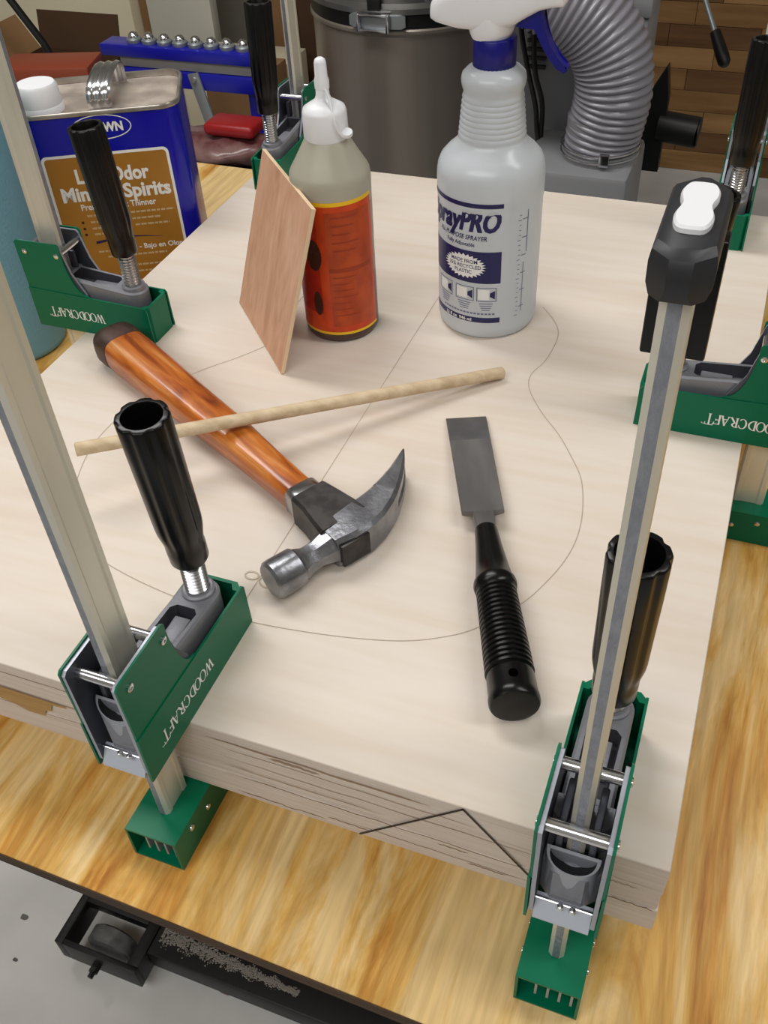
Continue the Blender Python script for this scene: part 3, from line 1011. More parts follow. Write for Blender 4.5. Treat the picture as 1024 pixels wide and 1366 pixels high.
# three little spray-pattern icons
for a0, a1 in ((-142, -118), (-113, -90), (-87, -64.5)):
    z0, z1 = 0.0400, 0.0535
    fr_ = band(RB, a0, a1, z0, z0 + 0.0006) + band(RB, a0, a1, z1 - 0.0006, z1) + band(RB, a0, a0 + 0.9, z0, z1, 1) + band(RB, a1 - 0.9, a1, z0, z1, 1)
    flat_print('icon', fr_, lambda x, y: f0(x, y, RB + 0.0001), X['navy_light'], labo)
    flat_print('icon', band(RB, a0 + 1.6, a1 - 8, z0 + 0.0020, z1 - 0.0016), lambda x, y: f0(x, y, RB + 0.0001), X['print_white'], labo)
    b0, b1 = math.radians(a1 - 7.5) * RB, math.radians(a1 - 1.8) * RB
    flat_print('icon', [[(b0, 0.0450), (b1, 0.0425), (b1, 0.0508), (b0, 0.0485)]], lambda x, y: f0(x, y, RB + 0.0002), X['navy'], labo)
    flat_print('icon', [q for k in range(4) for q in band(RB, a0 + 3 + k, a1 - 4 - k, 0.0375 - k * 0.0021, 0.0382 - k * 0.0021)], lambda x, y: f0(x, y, RB + 0.0001), X['navy_light'], labo)
flat_print('fine_print', [q for k in range(16) for q in band(RB, -132 + k * 4.2, -129 + k * 4.2, 0.0268, 0.0284, 1)], lambda x, y: f0(x, y, RB + 0.0001), X['navy_light'], labo)
sc_ = band(RB, -30.2, -29.2, 0.082, 0.120, 1) + band(RB, -33.6, -32.9, 0.025, 0.073, 1)
for k in range(24):
    sc_ += band(RB, -41 + (0 if k % 4 else -1.5), -38.5, 0.022 + k * 0.0045, 0.0226 + k * 0.0045, 1)
for k in range(6):
    sc_ += band(RB, -37, -30, 0.030 + k * 0.0165, 0.0307 + k * 0.0165, 2)
for k in range(4):
    sc_ += band(RB, -58, -48 + (k % 2) * 3, 0.1288 - k * 0.0017, 0.1294 - k * 0.0017, 2)
flat_print('fill_scale', sc_, lambda x, y: f0(x, y, RB + 0.0001), X['navy_light'], labo)

# ------------------------------------------------------------------ glue bottle
gb = thing('glue_bottle', 'glue bottle with orange label and white capped nozzle, behind the leaning plywood piece', 'bottle', (-0.3662, 0.4398, 0))
prof = [(0.027, 0.0), (0.0315, 0.0012), (0.0334, 0.0050), (0.0336, 0.010), (0.0336, 0.060), (0.0337, 0.0885), (0.0338, 0.092), (0.0340, 0.125), (0.0342, 0.1450), (0.0336, 0.1490), (0.0322, 0.1520), (0.0270, 0.1605),
        (0.0215, 0.1700), (0.0168, 0.1785)]
MB().lathe(prof, 48, None, True, True, None, [2, 2, 2, 2, 1, 1, 1, 0, 0, 0, 0, 0, 0]).build('bottle', [X['glue_clear'], X['glue_mid'], X['glue_dark']], gb, ang=50)
cap = MB()
cap.lathe([(0.0178, 0.1765), (0.0182, 0.1775), (0.0178, 0.1965), (0.0168, 0.2000), (0.0120, 0.2030), (0.0068, 0.2062), (0.0055, 0.2095), (0.0050, 0.2200), (0.0040, 0.2215)], 72, None, True, True,
          lambda t, i: 1 + (0.012 if i in (1, 2) else 0) * math.cos(36 * t))
cap.build('screw_cap', X['white'], gb, ang=45)
nz = MB()
nz.lathe([(0.0050, 0.2140), (0.0058, 0.2145), (0.0060, 0.2205), (0.0050, 0.2235), (0.0048, 0.2335), (0.0040, 0.2360), (0.0022, 0.2372)], 24)
nz.build('nozzle_cap', X['white'], gb, ang=50)
st = MB()
st.tube(smooth_path([(0.0045, -0.0040, 0.2150), (0.0082, -0.0062, 0.2085), (0.0105, -0.0090, 0.2030), (0.0135, -0.0120, 0.1950), (0.0155, -0.0110, 0.1870), (0.0180, -0.0080, 0.1810)]), 0.0011, 8)
st.lathe([(0.0046, -0.0016), (0.0050, 0.0), (0.0046, 0.0016)], 18, Matrix.Translation((0.0200, -0.0040, 0.1825)) @ frame_to((0.2, -0.3, 1)))
st.build('cap_strap', X['white'], gb)
RG = 0.03385
fg = lambda x, y, rr=RG: ((rr + (0.0003 if y > 0.09 else 0)) * math.cos(x / RG), (rr + (0.0003 if y > 0.09 else 0)) * math.sin(x / RG), y)


def gband(name, a0, a1, z0, z1, m_, dr=0.0, nz_=4):
    mb = MB()
    n = max(1, int((a1 - a0) / 5))
    V = [[mb.bm.verts.new(fg(math.radians(a0 + (a1 - a0) * i / n) * RG, z0 + (z1 - z0) * j / nz_, RG + dr)) for i in range(n + 1)] for j in range(nz_ + 1)]
    for j in range(nz_):
        for i in range(n):
            mb._f((V[j][i], V[j][i + 1], V[j + 1][i + 1], V[j + 1][i]))
    return mb.build(name, m_, glab if glab else gb, ang=60)


glab = None
glab = gband('label', -250, 2, 0.011, 0.1325, X['orange'])
gband('label_edge', -250, 2, 0.1315, 0.1350, X['yellow'], 0.0001, 1)
gband('label_edge', -250, 2, 0.0095, 0.0120, X['yellow'], 0.0001, 1)
gband('label_panel', -79, -6, 0.018, 0.126, X['orange_panel'], 0.00015)
gband('label_panel', -150, -93, 0.030, 0.120, X['red_panel'], 0.00015)
gband('label_rule', -78, -10, 0.0715, 0.0755, X['label_text'], 0.0003, 1)
tx = []
for k in range(5):
    z_ = 0.121 - k * 0.0075
    tx += band(RG, -70, -30 - 7 * (k % 3), z_, z_ + 0.0016)
for k in range(7):
    z_ = 0.066 - k * 0.0062
    tx += band(RG, -74, -38 - 6 * ((k * 2) % 3), z_, z_ + 0.0011)
flat_print('fine_print', tx, lambda x, y: fg(x, y, RG + 0.0003), X['label_text'], glab)
for cx, cz_, ax_, az in ((-101, 0.0865, 0.0075, 0.0145), (-101, 0.040, 0.0045, 0.012)):
    flat_print('emblem', disc(math.radians(cx) * RG, cz_, ax_, az), lambda x, y: fg(x, y, RG + 0.0004), X['label_dark'], glab)

# ------------------------------------------------------------------ thin plywood offcut leaning on the glue bottle
e_ = Vector((-0.4783 + 0.387, 0.4448 - 0.3472, 0)).normalized()
nrm = Vector((0.7336, 0.6796, 0))
th = math.radians(73.0)
upv = nrm * math.cos(th) + Vector((0, 0, 1)) * math.sin(th)
face_n = e_.cross(upv)
if face_n.dot(Vector((0, 0, 1))) < 0:
    face_n = -face_n
mt = Matrix((e_, upv, face_n)).transposed().to_4x4()
pc = MB().box(0, 0.1335, 0, 0.150, -0.0036, 0.0, 0.0004, seg=1)
for f in pc.bm.faces:
    f.material_index = 0 if abs(f.calc_center_median().z) < 1e-5 or abs(f.calc_center_median().z + 0.0036) < 1e-5 else 1
for v in pc.bm.verts:
    v.co = mt @ v.co
o = pc.build('plywood_offcut', [X['ply_face'], X['ply_edge']], None, (-0.387, 0.3472, 0.0010), smooth=False)
tag(o, 'thin square pinkish plywood piece leaning against the glue bottle', 'plywood piece')

# ------------------------------------------------------------------ hammer
dv = Vector((0.858, -0.514, 0)).normalized()
ev = Vector((-dv.y, dv.x, 0))
ham = thing('claw_hammer', 'claw hammer with orange brown wooden handle lying on the plywood', 'hammer', (-0.2825, 0.1715, 0))
ham.rotation_euler = (0, 0, math.atan2(dv.y, dv.x))
# local: x along handle towards head top, y towards claw, z up
def oct_ring(x, cy, cz, hy, hz, p=0.66, n=32):
    out = []
    for q in range(n):
        t = 2 * PI * q / n
        c, s_ = math.cos(t), math.sin(t)
        out.append((x, cy + hy * math.copysign(abs(c) ** p, c), cz + hz * math.copysign(abs(s_) ** p, s_)))
    return out


hsec = [(-0.2855, 0.0030, 0.0165, 0.0200, 0.0160), (-0.270, 0.0032, 0.0165, 0.0205, 0.0162), (-0.235, 0.0050, 0.0158, 0.0198, 0.0155), (-0.190, 0.0070, 0.0150, 0.0182, 0.0140), (-0.150, 0.0085, 0.0145, 0.0172, 0.0135),
        (-0.110, 0.0105, 0.0145, 0.0158, 0.0130), (-0.070, 0.0110, 0.0145, 0.0140, 0.0118), (-0.040, 0.0112, 0.0145, 0.0132, 0.0112), (-0.012, 0.0115, 0.0145, 0.0128, 0.0112)]
MB().loft([oct_ring(*s_) for s_ in hsec]).build('handle', X['hickory'], ham, ang=60)
esec = [(-0.3085, 0.0020, 0.0170, 0.0150, 0.0125), (-0.3060, 0.0020, 0.0170, 0.0195, 0.0160), (-0.3000, 0.0022, 0.0168, 0.0212, 0.0166), (-0.2900, 0.0026, 0.0166, 0.0210, 0.0166), (-0.2840, 0.0030, 0.0165, 0.0203, 0.0163)]
MB().loft([oct_ring(*s_) for s_ in esec]).build('handle_butt', X['hickory_end'], ham, ang=60)
fer = MB().loft([oct_ring(x, 0.0118, 0.0145, 0.0140 + g, 0.0124 + g, 0.5) for x, g in ((-0.0245, -0.0008), (-0.0235, 0), (-0.0130, 0.0002), (-0.011, 0.0))])
fer.build('ferrule', X['steel_bright'], ham, ang=50)
# head: eye block + spine (poll, neck, body, claw)
def rect_ring(c, hn, hz, nx, ny, ch):
    """cross-section in the plane of (nx,ny) and z with chamfer ch"""
    cx, cy, cz = c
    pts = []
    for a, b in ((-hn + ch, -hz), (hn - ch, -hz), (hn, -hz + ch), (hn, hz - ch), (hn - ch, hz), (-hn + ch, hz), (-hn, hz - ch), (-hn, -hz + ch)):
        pts.append((cx + nx * a, cy + ny * a, cz + b))
    return pts


hm = MB()
hm.slot = 1
hm.loft([rect_ring((x, 0.0120 + dy, 0.0147), w, hz, 0, 1, 0.0022) for x, w, hz, dy in ((-0.0125, 0.0150, 0.0138, 0.0), (0.002, 0.0165, 0.0139, 0.001), (0.018, 0.0190, 0.0139, 0.001), (0.030, 0.0205, 0.0138, 0.001))])
hm.slot = 0
cl = [(-0.004, 0.0330, 0.0118, 0.0128, 0.0), (0.010, 0.0335, 0.0138, 0.0140, 0.0), (0.024, 0.0325, 0.0148, 0.0140, 0.0), (0.036, 0.0300, 0.0136, 0.0136, 0.12), (0.047, 0.0262, 0.0116, 0.0136, 0.28), (0.055, 0.0225, 0.0100, 0.0136, 0.42)]
def clring(s_, z0, z1, ch):
    y, x, hn, hz, a = s_
    nx, ny = math.cos(a), math.sin(a)
    return rect_ring((x, y, (z0 + z1) / 2), hn, (z1 - z0) / 2, nx, ny, ch)
hm.loft([clring(s_, 0.0147 - s_[3], 0.0147 + s_[3], 0.0028) for s_ in cl])
tine = [(0.055, 0.0225, 0.0100, 0, 0.42), (0.066, 0.0162, 0.0077, 0, 0.55), (0.077, 0.0090, 0.0052, 0, 0.68), (0.086, 0.0022, 0.0028, 0, 0.8), (0.0925, -0.0030, 0.0007, 0, 0.85)]
for sgn in (-1, 1):
    rr = []
    for k, s_ in enumerate(tine):
        gap = 0.0008 + 0.0013 * k
        zo = 0.0136 - 0.0003 * k
        za, zb = (0.0147 + gap, 0.0147 + zo) if sgn > 0 else (0.0147 - zo, 0.0147 - gap)
        rr.append(clring(s_, za, zb, min(0.0024, s_[2] * 0.45)))
    hm.loft(rr)
# neck and poll (octagonal neck, round poll)
def poll_ring(y, x, r, n=8, ph=PI / 8, p=1.0):
    return [(x + r * math.cos(2 * PI * k / n + ph), y, 0.0147 + r * math.sin(2 * PI * k / n + ph)) for k in range(n)]
hm.loft([poll_ring(y, x, r) for y, x, r in ((0.0, 0.0330, 0.0140), (-0.0065, 0.0332, 0.0122), (-0.0150, 0.0335, 0.0098), (-0.0240, 0.0338, 0.0100), (-0.0300, 0.0340, 0.0128))])
hm.loft([poll_ring(y, x, r, 32) for y, x, r in ((-0.0285, 0.0340, 0.0110), (-0.0320, 0.0340, 0.0138), (-0.0480, 0.0342, 0.0142), (-0.0515, 0.0342, 0.0138), (-0.0535, 0.0342, 0.0120), (-0.0540, 0.0342, 0.006))])
hm.build('head', [X['steel_dark'], X['steel_black']], ham, ang=32)
MB().box(0.0462, 0.0488, -0.0030, 0.0205, 0.0050, 0.0240, 0.0006).build('eye_plug', X['steel_black'], ham)

# ------------------------------------------------------------------ dowel
a = Vector((-0.4555, 0.1538, 0.0)); b = Vector((-0.2008, 0.3985, 0.0))
# rests on the hammer handle at mid length and on the plywood at its right end
L = (b - a).length
dd = (b - a).normalized()
za, zb = 0.0475, 0.0052
rise = math.atan2(za - zb, L)
dw = thing('wooden_dowel', 'pale wooden dowel lying across the hammer handle', 'dowel', (b.x, b.y, 0.0056))
dirv = Vector((a.x - b.x, a.y - b.y, 0.0445)).normalized()
m_ = frame_to(dirv)
MB().lathe([(0.0046, 0.0), (0.0052, 0.0006), (0.0052, L + 0.002), (0.0048, L + 0.0025)], 24, m_).build('rod', X['dowel'], dw, ang=40)
MB().lathe([(0.0001, -0.0002), (0.0046, -0.0001), (0.0046, 0.0002)], 24, m_).build('end_grain', X['dowel_end'], dw)

# ------------------------------------------------------------------ chisel
T = Vector((-0.2133, 0.3335, 0)); E_ = Vector((-0.1010, 0.0645, 0))
ch = thing('wood_chisel', 'wide wood chisel with ribbed black handle and worn steel blade', 'chisel', (T.x, T.y, 0))
dd = (E_ - T).normalized()
ch.rotation_euler = (0, 0, math.atan2(dd.y, dd.x))
LZ = lambda x: 0.0022 + 0.0113 * min(1, max(0, x) / 0.143)
bl = MB()
hw = 0.0158
def blade_ring(x, w, t, zc, ch_=0.0008):
    return [(x, -w + ch_, zc - t), (x, w - ch_, zc - t), (x, w, zc - t + ch_), (x, w, zc + t - ch_), (x, w - ch_, zc + t), (x, -w + ch_, zc + t), (x, -w, zc + t - ch_), (x, -w, zc - t + ch_)]
bl.slot = 1
bl.loft([blade_ring(0.0, hw + 0.0006, 0.0006, LZ(0) - 0.0004, 0.0002), blade_ring(0.008, hw + 0.0005, 0.0017, LZ(0.008)), blade_ring(0.034, hw + 0.0002, 0.0019, LZ(0.034))], True, False)
bl.slot = 0
bl.loft([blade_ring(0.034, hw + 0.0002, 0.0019, LZ(0.034)), blade_ring(0.1240, hw - 0.0006, 0.0021, LZ(0.124)),
         blade_ring(0.1255, 0.0078, 0.0030, LZ(0.1255)), blade_ring(0.148, 0.0064, 0.0040, LZ(0.143))], False, True)
bl.build('blade', [X['blade'], X['blade_dark']], ch, ang=30)
tilt = math.atan2(0.0125, 0.22)
hmtx = Matrix.Translation((0.143, 0, LZ(0.143))) @ frame_to((1, 0, 0.017))
hp = [(0.0072, 0.0), (0.0080, 0.0008), (0.0092, 0.018), (0.0112, 0.038), (0.0126, 0.049), (0.0141, 0.0515), (0.0145, 0.054), (0.0141, 0.0565), (0.0128, 0.0578)]
zz = 0.060
k = 0
while zz < 0.126:
    rb = 0.0122 + 0.0018 * (zz - 0.06) / 0.066
    hp += [(rb, zz), (rb + 0.0012, zz + 0.0008), (rb + 0.0012, zz + 0.0024), (rb, zz + 0.0031)]
    zz += 0.0040
hp += [(0.0142, 0.1275), (0.0146, 0.130), (0.0150, 0.143), (0.0154, 0.1445), (0.0154, 0.1485), (0.0146, 0.1502), (0.012, 0.1508)]
MB().lathe(hp, 40, hmtx).build('handle', X['black'], ch, ang=32)
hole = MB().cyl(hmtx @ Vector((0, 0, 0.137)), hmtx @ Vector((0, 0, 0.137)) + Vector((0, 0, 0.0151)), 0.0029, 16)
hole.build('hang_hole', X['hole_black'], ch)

# ------------------------------------------------------------------ solvent can
can = thing('solvent_can', 'blue rectangular metal can of mineral spirits with white cap and gold label', 'can', (-0.7108, 0.6118, BZ), math.radians(27.4))
def rrect(x, y, r, z, n=7):
    out = []
    for cx, cy, a0 in ((x - r, y - r, 0), (-x + r, y - r, PI / 2), (-x + r, -y + r, PI), (x - r, -y + r, 1.5 * PI)):
        for k in range(n + 1):
            t = a0 + PI / 2 * k / n
            out.append((cx + r * math.cos(t), cy + r * math.sin(t), z))
    return out
CX, CY, CH = 0.085, 0.055, 0.227
MB().loft([rrect(CX, CY, 0.02, 0.002), rrect(CX, CY, 0.02, CH - 0.006), rrect(CX - 0.001, CY - 0.001, 0.019, CH - 0.003)], True, False).build('can_body', X['can_blue'], can, ang=50)
rm = MB()
for zc in (CH - 0.0025,):
    rm.loft([rrect(CX - 0.0008, CY - 0.0008, 0.02, zc - 0.003), rrect(CX + 0.0014, CY + 0.0014, 0.0214, zc - 0.002), rrect(CX + 0.0016, CY + 0.0016, 0.0216, zc + 0.001), rrect(CX + 0.0006, CY + 0.0006, 0.0206, zc + 0.0025),
             rrect(CX - 0.0018, CY - 0.0018, 0.0182, zc + 0.0022), rrect(CX - 0.0026, CY - 0.0026, 0.0174, zc - 0.0035)], False, False)
rm.build('top_rim', X['can_tin'], can, ang=60)
MB().loft([rrect(CX + 0.0012, CY + 0.0012, 0.0212, 0.0), rrect(CX + 0.0014, CY + 0.0014, 0.0214, 0.003), rrect(CX, CY, 0.02, 0.0045)]).build('bottom_rim', X['can_tin'], can, ang=60)
MB().loft([rrect(CX - 0.0020, CY - 0.0020, 0.018, CH - 0.0068), rrect(CX - 0.0030, CY - 0.0030, 0.017, CH - 0.0062), rrect(CX - 0.0065, CY - 0.0065, 0.0145, CH - 0.0052), rrect(CX - 0.016, CY - 0.016, 0.008, CH - 0.0046)]).build('top_panel', X['can_stain'], can, ang=60)
cc = MB()
cc.lathe([(0.0235, CH - 0.006), (0.0235, CH + 0.002), (0.0215, CH + 0.004)], 32, Matrix.Translation((-0.058, -0.028, 0)))
cc.lathe([(0.0225, CH + 0.003), (0.0228, CH + 0.006), (0.0212, CH + 0.021), (0.0195, CH + 0.0235), (0.0120, CH + 0.0238)], 60, Matrix.Translation((-0.058, -0.028, 0)), True, True,
         lambda t, i: 1 + (0.008 if i in (1, 2) else 0) * math.cos(30 * t))
cc.build('screw_cap', X['white'], can, ang=50)
# strap handle: ribbed bent band
hs_ = MB()
path = smooth_path([(0.004, -0.0400, CH - 0.004), (0.0045, -0.0395, CH + 0.010), (0.006, -0.030, CH + 0.019), (0.009, -0.006, CH + 0.024), (0.012, 0.020, CH + 0.024), (0.013, 0.036, CH + 0.016), (0.013, 0.040, CH - 0.004)], 6)
rings = []
for i, p in enumerate(path):
    a_ = path[max(i - 1, 0)]; b_ = path[min(i + 1, len(path) - 1)]
    t = (b_ - a_).normalized()
    nn = Vector((1, 0, 0)).cross(t).normalized()
    sec_ = []
    for k in range(13):
        w = -0.0125 + 0.025 * k / 12
        h = 0.0016 * (0.5 + 0.5 * math.cos(2 * PI * 3 * k / 12))
        sec_.append(p + Vector((w, 0, 0)) - nn * h)
    for k in range(12, -1, -1):
        w = -0.0125 + 0.025 * k / 12
        h = 0.0016 * (0.5 + 0.5 * math.cos(2 * PI * 3 * k / 12)) + 0.0008
        sec_.append(p + Vector((w, 0, 0)) - nn * h)
    rings.append(sec_)
hs_.loft(rings)
hs_.build('carry_handle', X['chrome'], can, ang=60)
fy = -CY - 0.0004
def fprint(name, polys, m_, dx, dz, d=0.0, par=None):
    return flat_print(name, polys, lambda x, y: (x + dx, fy - d, y + dz), m_, par)
def rr2(x0, x1, z0, z1, r, n=5):
    out = []
    for cx, cz_, a0 in ((x1 - r, z1 - r, 0), (x0 + r, z1 - r, PI / 2), (x0 + r, z0 + r, PI), (x1 - r, z0 + r, 1.5 * PI)):
        out += [(cx + r * math.cos(a0 + PI / 2 * k / n), cz_ + r * math.sin(a0 + PI / 2 * k / n)) for k in range(n + 1)]
    return out
lb = fprint('label', [rr2(-0.0685, 0.0665, 0.004, 0.1835, 0.006)], X['print_white'], 0, 0, 0, can)
fprint('label_panel', [rr2(-0.0655, 0.0635, 0.007, 0.1805, 0.004)], X['gold'], 0, 0, 0.0002, lb)
ell = []
for k in range(48):
    t0, t1 = 2 * PI * k / 48, 2 * PI * (k + 1) / 48
    ell.append([(0.0310 * math.cos(t0), 0.0130 * math.sin(t0)), (0.0310 * math.cos(t1), 0.0130 * math.sin(t1)), (0.0300 * math.cos(t1), 0.0120 * math.sin(t1)), (0.0300 * math.cos(t0), 0.0120 * math.sin(t0))])
fprint('logo_oval', ell, X['print_white'], 0.003, 0.2095, 0.0002, can)
fprint('lettering', text_polys('CROWN', 0.0088, 0.0006, 0, 0.044), X['print_white'], -0.019, 0.2050, 0.0002, can)
fprint('lettering', text_polys('Low Odor', 0.0150, 0.0008, 0, 0.0785), X['print_white'], -0.037, 0.1520, 0.0004, lb)
fprint('lettering', text_polys('Mineral Spirits', 0.0150, 0.0008, 0, 0.1180), X['print_white'], -0.057, 0.1325, 0.0004, lb)
fprint('lettering', text_polys('Premium Paint Thinner', 0.0068, 0.0002, 0, 0.082), X['print_white'], -0.040, 0.1215, 0.0004, lb)
fprint('lettering', text_polys('- Bajo en Olor', 0.0060, 0.0002, 0, 0.049), X['print_white'], 0.0125, 0.0705, 0.0004, lb)
fine = []
for z_, segs in ((0.1135, ((-0.036, -0.012), (0.012, 0.060))), (0.1060, ((-0.034, -0.014), (0.012, 0.043))), (0.0985, ((-0.034, -0.014), (0.014, 0.052))), (0.0915, ((-0.033, -0.015),)),
                 (0.0700, ((-0.034, 0.004),)), (0.0630, ((-0.025, 0.042),)), (0.0500, ((0.0, 0.042),)), (0.0420, ((0.005, 0.035),))):
    for a_, b_ in segs:
        x = a_
        while x < b_:
            w = 0.003 + 0.004 * random.random()
            fine.append([(x, z_), (min(x + w, b_), z_), (min(x + w, b_), z_ + 0.0022), (x, z_ + 0.0022)])
            x += w + 0.0012
fprint('fine_print', fine, mat('pale_gold_ink', '#cdb48a', 0.5), 0, 0, 0.0004, lb)
fprint('bullet', [rr2(-0.044, -0.041, z_, z_ + 0.003, 0.001) for z_ in (0.106, 0.0985, 0.0915)], X['label_dark'], 0, 0, 0.0004, lb)
sw = []
for k in range(16):
    x0, x1 = [-0.034 + 0.075 * q / 16 for q in (k, k + 1)]
    w0, w1 = [0.0022 * (1 - q / 16) + 0.0002 for q in (k, k + 1)]
    c0, c1 = [0.083 + 0.0035 * math.sin(PI * q / 16) for q in (k, k + 1)]
    sw.append([(x0, c0 - w0), (x1, c1 - w1), (x1, c1 + w1 * 0.4), (x0, c0 + w0 * 0.4)])
fprint('swoosh', sw, X['navy'], 0, 0, 0.0004, lb)

# ------------------------------------------------------------------ blue shop-towel roll
tw_ = thing('paper_towel_roll', 'pale blue paper towel roll standing on the bench at the left picture border', 'paper roll', (-0.782, 0.450, BZ))
MB().lathe([(0.0225, 0.001), (0.051, 0.0), (0.0545, 0.003), (0.055, 0.008), (0.055, 0.272), (0.0545, 0.277), (0.051, 0.279), (0.0225, 0.278)], 48).build('towel', X['towel'], tw_, ang=50)
MB().lathe([(0.0205, 0.0), (0.0224, 0.0), (0.0224, 0.281), (0.0205, 0.281)], 32, None, False, False).build('core_tube', X['card_tube'], tw_, ang=50)
MB().prism([(0.05505 * math.cos(t), 0.05505 * math.sin(t)) for t in (-0.72, -0.70)] + [(0.0556 * math.cos(t), 0.0556 * math.sin(t)) for t in (-0.70, -0.72)], 0.004, 0.276, 'z').build('loose_edge', X['towel'], tw_)

# ------------------------------------------------------------------ background: drum
FL = -0.87
dr = thing('steel_drum', 'brushed stainless steel drum with latched lid standing behind the bench', 'drum', (-0.905, 2.145, FL))
DR = 0.245
pr = [(DR - 0.01, 0.0), (DR, 0.004), (DR, 0.10), (DR + 0.004, 0.106), (DR, 0.112), (DR, 0.655), (DR + 0.006, 0.662), (DR + 0.006, 0.668), (DR, 0.675)]
MB().lathe(pr, 80).build('drum_body', X['drum'], dr, ang=40)
MB().lathe([(DR - 0.004, 0.670), (DR + 0.003, 0.672), (DR + 0.003, 0.700), (DR - 0.004, 0.702)], 80).build('gasket', X['blackpaint'], dr)
MB().lathe([(DR - 0.004, 0.700), (DR + 0.010, 0.704), (DR + 0.010, 0.716), (DR - 0.004, 0.724), (DR - 0.004, 0.80), (DR - 0.02, 0.815), (0.05, 0.82)], 80).build('lid', X['lid'], dr, ang=40)
la = MB()
for a0, a1, r0, zc, hh in ((-104, -74, DR + 0.007, 0.690, 0.017),):
    n = 14
    rings = []
    for i in range(n + 1):
        t = math.radians(a0 + (a1 - a0) * i / n)
        k = hh * (0.7 if i in (0, n) else 1)
        rings.append([((r0 + d) * math.cos(t), (r0 + d) * math.sin(t), zc + z_) for d, z_ in ((0, -k), (0.008, -k * 0.8), (0.008, k * 0.8), (0, k))])
    la.loft(rings)
la.build('latch_strap', X['galv'], dr)
lt = MB()
for t, w in ((-90, 0.036),):
    c, s_ = math.cos(math.radians(t)), math.sin(math.radians(t))
    mx = Matrix.Translation(((DR + 0.02) * c, (DR + 0.02) * s_, 0.690)) @ Matrix.Rotation(math.radians(t + 90), 4, 'Z')
    lt.box(-w, w, -0.006, 0.006, 0.013, 0.019, 0.002, mx)
    lt.box(-w, w, -0.006, 0.006, -0.019, -0.013, 0.002, mx)
    for q in (-1, 1):
        lt.box(q * w - 0.004, q * w + 0.004, -0.008, 0.006, -0.019, 0.019, 0.002, mx)
lt.build('latch', X['chrome'], dr)
MB().box(-0.016, 0.016, -DR - 0.014, -DR - 0.001, 0.712, 0.740, 0.003).build('lid_catch', X['blackpaint'], dr)

# ------------------------------------------------------------------ background: dust collector, hose, cord
dc = thing('dust_collector', 'grey dust collector cabinet on the floor behind the spray bottle', 'dust collector', (0, 0, FL))
MB().box(-0.610, -0.312, 1.68, 2.00, 0.0, 1.02, 0.012).build('cabinet', X['grey_mach'], dc)
MB().box(-0.310, -0.272, 1.66, 1.80, 0.0, 0.795, 0.008).build('side_column', X['grey_light'], dc)
MB().box(-0.314, -0.268, 1.655, 1.81, 0.796, 0.835, 0.006).build('column_cap', X['grey_light'], dc)
MB().box(-0.310, -0.272, 1.66, 1.80, 0.836, 1.02, 0.006).build('upper_column', X['grey_mach'], dc)
MB().box(-0.455, -0.247, 1.45, 1.655, 0.0, 0.585, 0.012).build('inlet_box', X['grey_light'], dc)
MB().lathe([(0.072, 0.575), (0.072, 0.600), (0.066, 0.602), (0.066, 0.66)], 40, Matrix.Translation((-0.319, 1.553, 0))).build('inlet_collar', X['grey_light'], dc)
for k in range(6):
    MB().box(-0.500, -0.462, 1.672, 1.679, 0.690 + k * 0.016, 0.696 + k * 0.016).build('vent_slat', X['blackpaint'], dc, smooth=False)
kn = MB()
kn.prism([(-0.271, 0.48), (-0.271, 0.62), (-0.235, 0.690), (-0.225, 0.63), (-0.225, 0.48)], 1.74, 1.77, 'y')
kn.cyl((-0.235, 1.755, 0.570), (-0.158, 1.745, 0.566), 0.030, 24)
kn.cyl((-0.158, 1.745, 0.566), (-0.156, 1.745, 0.566), 0.027, 24)
kn.build('outlet_knob', X['blackpaint'], dc)
pth = smooth_path([(-0.319, 1.553, -0.285), (-0.316, 1.553, -0.245), (-0.309, 1.552, -0.20), (-0.306, 1.551, -0.165), (-0.312, 1.550, -0.120), (-0.330, 1.548, -0.080), (-0.362, 1.545, -0.045), (-0.405, 1.54, -0.018), (-0.465, 1.535, 0.008), (-0.54, 1.53, 0.028), (-0.64, 1.53, 0.04)], 22)
# re-sample evenly
dist = [0]
for i in range(1, len(pth)):
    dist.append(dist[-1] + (pth[i] - pth[i - 1]).length)
step = 0.0128 / 6
rs = []
k = 0
d = 0.0
while d < dist[-1]:
    while dist[k + 1] < d:
        k += 1
    f = (d - dist[k]) / (dist[k + 1] - dist[k])
    rs.append(pth[k].lerp(pth[k + 1], f))
    d += step
hz = thing('flexible_hose', 'grey ribbed flexible hose curving down into the dust collector inlet', 'hose', (-0.319, 1.553, -0.285))
org = Vector((-0.319, 1.553, -0.285))
hm_ = MB().tube([p - org for p in rs], 0.068, 36, False, lambda i: 0.0655 + 0.0055 * (0.5 + 0.5 * math.cos(2 * PI * i / 6)) ** 0.7)
hm_.build('hose_wall', X['hose'], hz, ang=75)
hc = MB()
for z_ in (0.012, 0.024):
    hc.tube([(0.0735 * math.cos(t), 0.0735 * math.sin(t), z_ + 0.002 * math.sin(t)) for t in [2 * PI * q / 40 for q in range(40)]], 0.0022, 8, True)
hc.box(0.012, 0.030, -0.080, -0.070, 0.008, 0.030, 0.001)
hc.build('wire_clamp', X['chrome'], hz)
cd = MB()
off = [Vector(p) for p in ((-0.5035, 1.62, 0.08), (-0.5035, 1.62, -0.0635), (-0.486, 1.62, -0.155), (-0.462, 1.61, -0.228), (-0.450, 1.60, -0.290), (-0.415, 1.58, -0.345), (-0.385, 1.43, -0.42), (-0.37, 1.40, -0.6), (-0.36, 1.38, -0.862))]
cd.tube(smooth_path([tuple(p) for p in off], 8), 0.0048, 10)
cd.tube(smooth_path([(-0.470, 1.62, 0.08), (-0.474, 1.62, -0.10), (-0.468, 1.62, -0.17), (-0.450, 1.615, -0.225), (-0.447, 1.605, -0.288)], 8), 0.0048, 10)
